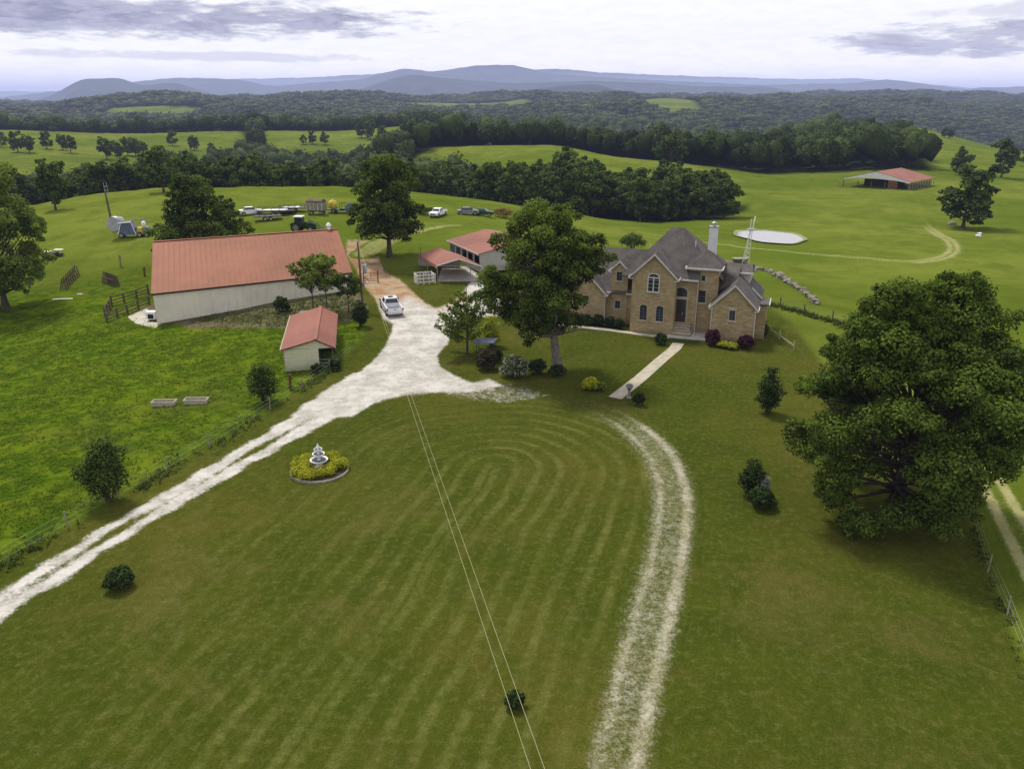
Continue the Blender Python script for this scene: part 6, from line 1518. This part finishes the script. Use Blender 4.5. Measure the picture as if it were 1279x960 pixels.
# distant farm buildings, too small to show more than walls and a roof
for (u, v, Y, w, lab, rm) in ((205, 127, 1900, 34, 'long white farm building on the wooded left skyline', 'whitep'), (237, 127, 1950, 16, 'small white house right of the long building on the left skyline', 'whitep'), (1151, 127, 3300, 16, 'tiny white house on the far wooded hill at the right', 'whitep'), (1178, 176, 900, 9, 'small white shed by the pair of trees on the far right field', 'whitep')):
    X = (u-640)/FOC*Y*1.06; k_ = Y/(CT+(480-v)/FOC*ST); z = CAMH + (-ST+(480-v)/FOC*CT)*k_; X = (u-640)/FOC*k_
    t = thing('farmhouse', lab, 'house', (X, Y, z-3.5)); b = MB(); b.box(-w/2, w/2, -5, 5, -12, 3.6); b.build('wall', M['whitep'], t); b = MB(); b.poly([(-w/2-.5, -5.6, 3.5), (-w/2-.5, 0, 6.4), (-w/2-.5, 5.6, 3.5)], (w+1, 0, 0)); b.build('roof', M[rm] if w > 30 else M['steel'], t)

# ------------------------------------------------------------------ mountains
def ridge(name, label, D, pts, depth, base, col, seed):
    """a long ridge at distance D whose crest passes picture points pts=(u, v)"""
    rng = np.random.default_rng(seed); us = np.linspace(pts[0][0], pts[-1][0], 260); vs = np.interp(us, [p[0] for p in pts], [p[1] for p in pts])
    ker = np.hanning(7); ker /= ker.sum(); vs = np.convolve(np.pad(vs, 3, mode='edge'), ker, 'valid')
    b = (480-vs)/FOC; k = D/(CT+b*ST); X = (us-640)/FOC*k; Zc = CAMH + (-ST+b*CT)*k
    nn = sum(rng.normal()*np.sin(us*f+rng.random()*6) for f in (.05, .09, .15, .27, .4))*D*.00012; Zc = Zc + nn
    rows = 26; V = []
    for j in range(rows):
        t = j/(rows-1); yy = D - depth*(1-t)**1.0
        spur = (np.sin(us*.11+3*np.sin(us*.031+seed))*.5+np.sin(us*.23+seed*2+t*2)*.35)*(t*(1-t))*4*.13
        h = base + (Zc-base)*np.clip(t**1.35 + spur, 0, 1.0)
        V.append(np.stack([X*yy/D, np.full_like(X, yy), h], -1))
    V.append(np.stack([X*1.12, np.full_like(X, D+depth), np.full_like(X, base)], -1)); rows += 1
    V = np.concatenate(V); n = len(us); i, j = np.meshgrid(np.arange(rows-1), np.arange(n-1), indexing='ij'); a = (i*n+j).ravel(); F = np.stack([a, a+1, a+n+1, a+n], -1)
    m, nt = newmat(name+'_forest'); P_ = nt.n('ShaderNodeNewGeometry').outputs['Position']; q = nt.noise(P_, .004, 6, .7); q2 = nt.noise(P_, .02, 4, .7)
    c = nt.mix(nt.ramp(q, .35, .65), tuple(x*.7 for x in col), tuple(x*1.25 for x in col)); c = nt.mix(nt.ramp(q2, .45, .7, 0, .5), c, tuple(x*.5 for x in col))
    nt.put(nt.p.inputs['Base Color'], c); nt.p.inputs['Roughness'].default_value = 1; nt.p.inputs['Specular IOR Level'].default_value = 0
    o = npmesh(name, V, F, m, smooth=True); return tag(o, label, kind='structure')
G = (.035, .052, .03)
ridge('foothills', 'low wooded foothill ridge before the mountains', 5200, [(-250, 134), (120, 134), (250, 131), (430, 128), (600, 122), (700, 107), (745, 105), (800, 121), (960, 128), (1100, 126), (1500, 128)], 1500, -30, G, 1)
ridge('mountain_range', 'nearest blue mountain ridges with a flat-topped summit at the left', 7400, [(-250, 140), (0, 133), (60, 122), (100, 99), (150, 97), (180, 108), (215, 102), (270, 118), (330, 130), (400, 128), (470, 105), (510, 92), (560, 98), (640, 104), (740, 101), (830, 104), (870, 108), (960, 108), (1010, 118), (1100, 128), (1500, 134)], 2000, -60, G, 2)
ridge('mountain_range', 'middle blue mountain range with the highest rounded summit', 10500, [(-250, 128), (0, 122), (150, 104), (215, 97), (300, 99), (340, 108), (400, 103), (450, 99), (505, 85), (540, 90), (590, 82), (640, 81), (690, 92), (760, 97), (900, 104), (960, 106), (1060, 104), (1110, 99), (1180, 108), (1215, 112), (1225, 108), (1245, 110), (1275, 108), (1500, 114)], 2800, -80, G, 3)
ridge('mountain_range', 'palest and farthest mountain range on the horizon', 18000, [(-250, 118), (0, 114), (90, 114), (220, 101), (320, 98), (380, 97), (440, 94), (500, 90), (700, 86), (760, 91), (860, 95), (930, 97), (1000, 99), (1080, 98), (1150, 104), (1215, 110), (1300, 112), (1500, 110)], 6000, -100, G, 4)

# ------------------------------------------------------------------ rough grass and verge weeds (uncountable)
def tufts(name, label, masks, n, h, w, mat, seed, blades=5, col=(.3, .7)):
    rng = np.random.default_rng(seed); U, Vv = [], []
    P = rng.uniform([masks[0], masks[2]], [masks[1], masks[3]], (n, 2)); Z = hz(P[:, 0], P[:, 1]); d = P[:, 1]*CT-(Z-CAMH)*ST
    pu = 640+FOC*P[:, 0]/d; pv = 480-FOC*(P[:, 1]*ST+(Z-CAMH)*CT)/d; keep = masks[4](P[:, 0], P[:, 1], pu, pv) > rng.random(n); P = P[keep]; Z = Z[keep]; m = len(P)
    b = np.repeat(np.arange(m), blades); k = len(b); a = rng.random(k)*2*PI; L = h*(.5+rng.random(k))*np.repeat(.6+.8*rng.random(m), blades); out = w*(.4+rng.random(k))
    B = np.stack([P[b, 0]+rng.normal(size=k)*w*.35, P[b, 1]+rng.normal(size=k)*w*.35, Z[b]-.02], 1); D = np.stack([np.cos(a), np.sin(a), 0*a], 1); S = np.stack([-np.sin(a), np.cos(a), 0*a], 1)*(.035+.02*rng.random(k))[:, None]*(h/.3)
    M1 = B + D*(out*.4)[:, None] + np.stack([0*a, 0*a, L*.75], 1); T = B + D*out[:, None] + np.stack([0*a, 0*a, L], 1)
    V = np.stack([B-S, B+S, M1+S*.8, M1-S*.8, T], 1).reshape(-1, 3); o = np.arange(k)*5
    F4 = np.stack([o, o+1, o+2, o+3], 1); F3 = np.stack([o+3, o+2, o+4], 1)
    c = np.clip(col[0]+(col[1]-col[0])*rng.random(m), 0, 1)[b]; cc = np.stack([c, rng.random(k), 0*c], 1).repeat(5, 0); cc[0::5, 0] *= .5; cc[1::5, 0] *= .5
    return tag(npmesh(name, V, [F4, F3], mat, cols=cc), label, 'grass', kind='stuff')
M['leaf_grass'] = m_leaf('pasture_grass_blades', (.045, .080, .005), (.20, .25, .015), .3)
def mp(X, Y, U, V):
    cl = .5+.5*np.sin(X*.9+2*np.sin(Y*.6))*np.sin(Y*.8+1.5*np.sin(X*.5)); return sst(sdf(U, V, PASTL), 2, 10)*np.where(V > 408, 1, .25)*(.12+.88*cl**1.6)*np.where((Y > 18) & (Y < 105), 1, 0)
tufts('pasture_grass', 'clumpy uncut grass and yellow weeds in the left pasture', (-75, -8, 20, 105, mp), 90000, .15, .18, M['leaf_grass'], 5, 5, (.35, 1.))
fl = [tuple(p) for p in spline([wpt(-60, 738, .9), wpt(0, 707, .9), wpt(86, 659, .9), wpt(150, 623, .9), wpt(210, 589, .9), wpt(262, 559, .9), wpt(338, 512, .9), wpt(413, 463, .6)], 6)]
def mf(X, Y, U, V):
    d, s, w = line_sd(X, Y, fl); return np.exp(-(d/.6)**2)*np.clip(.25+.9*np.sin(X*.31+1)*np.sin(Y*.43+X*.2)+.35*np.sin(X*1.7), .03, .8)
M['leaf_weed'] = m_leaf('fence_line_weeds', (.030, .050, .008), (.13, .165, .03), .2)
tufts('fence_weeds', 'tall dark weeds grown up along the pasture fence', (-60, -14, 22, 76, mf), 42000, .26, .26, M['leaf_weed'], 6, 6, (.3, 1.))
rl = [tuple(p) for p in spline([wpt(1190, 612, .5), wpt(1212, 640, .5), wpt(1234, 715, .5), wpt(1258, 770, .5), wpt(1300, 880, .5)], 6)]
def mr_(X, Y, U, V):
    d, s, w = line_sd(X, Y, rl); return np.exp(-(d/.22)**2)*np.clip(.2+.5*np.sin(Y*.6)*np.sin(Y*1.3+X), .05, 1)
tufts('fence_weeds', 'dark weeds along the thin wire fence right of the lawn', (14, 34, 22, 56, mr_), 70000, .15, .16, M['leaf_weed'], 7, 5, (.1, .7))
yl = [tuple(p) for p in spline([wpt(944, 378, .5), wpt(975, 384, .5), wpt(1005, 392, .5), wpt(1040, 402, .5), wpt(1090, 420, .5)], 6)]
def my_(X, Y, U, V): d, s, w = line_sd(X, Y, yl); return np.exp(-(d/.8)**2)
tufts('fence_weeds', 'dark band of weeds along the wire fence behind the house', (20, 60, 80, 115, my_), 22000, .30, .3, M['leaf_weed'], 8, 5, (.0, .35))
def mb_(X, Y, U, V): return sst(sdf(U, V, [(225, 403), (265, 391), (330, 382), (420, 365), (450, 372), (445, 400), (400, 408), (330, 410)]), 0, 5)*.6
tufts('bank_weeds', 'dry brown weeds on the bare bank in front of the barn', (-45, -15, 85, 105, mb_), 7000, .20, .3, M['leaf_weed'], 9, 4, (.1, .9))

# ------------------------------------------------------------------ haze, sky, sun, camera
hb = MB(); hb.box(-34000, 34000, -3000, 34000, -400, 330); hz_m = bpy.data.materials.new('valley_haze'); hz_m.use_nodes = True; nt = NT(hz_m.node_tree); nt.N.clear()
out = nt.n('ShaderNodeOutputMaterial'); ab = nt.n('ShaderNodeVolumeAbsorption'); em = nt.n('ShaderNodeEmission'); ad = nt.n('ShaderNodeAddShader')
SIG = 1/12500.; ab.inputs['Color'].default_value = (0, 0, 0, 1); ab.inputs['Density'].default_value = SIG; em.inputs['Color'].default_value = (.52, .575, .90, 1); em.inputs['Strength'].default_value = SIG  # emission stands in for daylight scattered by the haze
nt.L.new(ab.outputs[0], ad.inputs[0]); nt.L.new(em.outputs[0], ad.inputs[1]); nt.L.new(ad.outputs[0], out.inputs['Volume'])
tag(hb.build('haze', hz_m), 'thin blue summer haze over the valleys', kind='structure')

W = bpy.data.worlds.new('World'); SC.world = W; W.use_nodes = True; nt = NT(W.node_tree); nt.N.clear()
SUN_EL, SUN_AZ = R(58), R(-35)      # sun high, ahead and to the left
sky = nt.n('ShaderNodeTexSky'); sky.sky_type = 'NISHITA'; sky.sun_disc = False; sky.sun_elevation = SUN_EL; sky.sun_rotation = SUN_AZ
P = nt.n('ShaderNodeTexCoord').outputs['Generated']; s = nt.n('ShaderNodeSeparateXYZ'); nt.L.new(P, s.inputs[0]); x, y, z = s.outputs
az = nt.math('MULTIPLY', nt.math('ARCTAN2', x, y), 180/PI); el = nt.math('MULTIPLY', nt.math('ARCSINE', z), 180/PI)
cb = nt.n('ShaderNodeCombineXYZ'); nt.put(cb.inputs[0], nt.math('MULTIPLY', az, .15)); nt.put(cb.inputs[1], nt.math('MULTIPLY', el, .75)); A = cb.outputs[0]
n1 = nt.noise(A, 1.0, 6, .6, .3); n2 = nt.noise(A, 3.0, 6, .65, .4)
nm = nt.math('ADD', nt.math('MULTIPLY', n1, .6), nt.math('MULTIPLY', n2, .4))
def patch(a0, e0, wa, we, amp):
    da = nt.math('DIVIDE', nt.math('SUBTRACT', az, a0), wa); de = nt.math('DIVIDE', nt.math('SUBTRACT', el, e0), we)
    r2 = nt.math('ADD', nt.math('MULTIPLY', da, da), nt.math('MULTIPLY', de, de)); v = nt.math('ADD', nt.math('SUBTRACT', 1.0, r2), nt.math('MULTIPLY', nt.math('SUBTRACT', nm, .5), 6.0))
    return nt.ramp(v, -.1, .85, 0, amp)
m1 = patch(-24, 4.45, 18, 1.3, 1.); m2 = patch(-30, 5.9, 20, .6, .6); m3 = patch(29, 3.1, 9, 1.1, .85); m4 = patch(-20, 2.35, 14, .30, .42); m5 = patch(31, 4.6, 6, .5, .4)
m6 = nt.math('MULTIPLY', nt.ramp(el, 7, 25), nt.ramp(n1, .4, .6, .15, .6))
mk = nt.math('MAXIMUM', nt.math('MAXIMUM', m1, m2), nt.math('MAXIMUM', m3, m4)); mk = nt.math('MAXIMUM', nt.math('MAXIMUM', mk, m5), m6)
low = nt.mix(nt.ramp(el, 1.2, 4), (1.22, 1.17, 1.14), (1.0, .99, 1.0))
low = nt.mix(nt.math('MULTIPLY', nt.ramp(n2, .45, .6, 0, .2), 1.0), low, (.80, .79, .85))
cc = nt.mix(mk, low, nt.mix(nt.ramp(n2, .35, .62), (.20, .19, .29), (.42, .41, .53)))
bg1 = nt.n('ShaderNodeBackground'); nt.put(bg1.inputs[0], sky.outputs[0]); bg1.inputs[1].default_value = .12
bg2 = nt.n('ShaderNodeBackground'); nt.put(bg2.inputs[0], cc); bg2.inputs[1].default_value = 1.16
mx = nt.n('ShaderNodeMixShader'); mx.inputs[0].default_value = .93; nt.L.new(bg1.outputs[0], mx.inputs[1]); nt.L.new(bg2.outputs[0], mx.inputs[2])
wo = nt.n('ShaderNodeOutputWorld'); nt.L.new(mx.outputs[0], wo.inputs[0])

L = bpy.data.lights.new('sun', 'SUN'); L.energy = 3.2; L.angle = R(11); L.color = (1., .94, .82); so = bpy.data.objects.new('sun', L); COL.objects.link(so)
d = Vector((math.sin(SUN_AZ)*math.cos(SUN_EL), math.cos(SUN_AZ)*math.cos(SUN_EL), math.sin(SUN_EL))); so.rotation_euler = d.to_track_quat('Z', 'Y').to_euler(); so.location = (0, 0, 60)

cam = bpy.data.cameras.new('camera'); co = bpy.data.objects.new('camera', cam); COL.objects.link(co); SC.camera = co
co.location = (0, 0, CAMH); co.rotation_euler = (R(90)-TH, 0, 0); cam.sensor_width = 36; cam.lens = 36*FOC/1279.5; cam.clip_end = 90000; cam.clip_start = .5
SC.render.resolution_x = 1024; SC.render.resolution_y = 768
SC.view_settings.view_transform = 'Standard'; SC.view_settings.look = 'None'; SC.view_settings.exposure = 0
SC.render.engine = 'CYCLES'; SC.cycles.max_bounces = 5; SC.cycles.diffuse_bounces = 3; SC.cycles.glossy_bounces = 2; SC.cycles.transmission_bounces = 3; SC.cycles.transparent_max_bounces = 6; SC.cycles.volume_bounces = 0
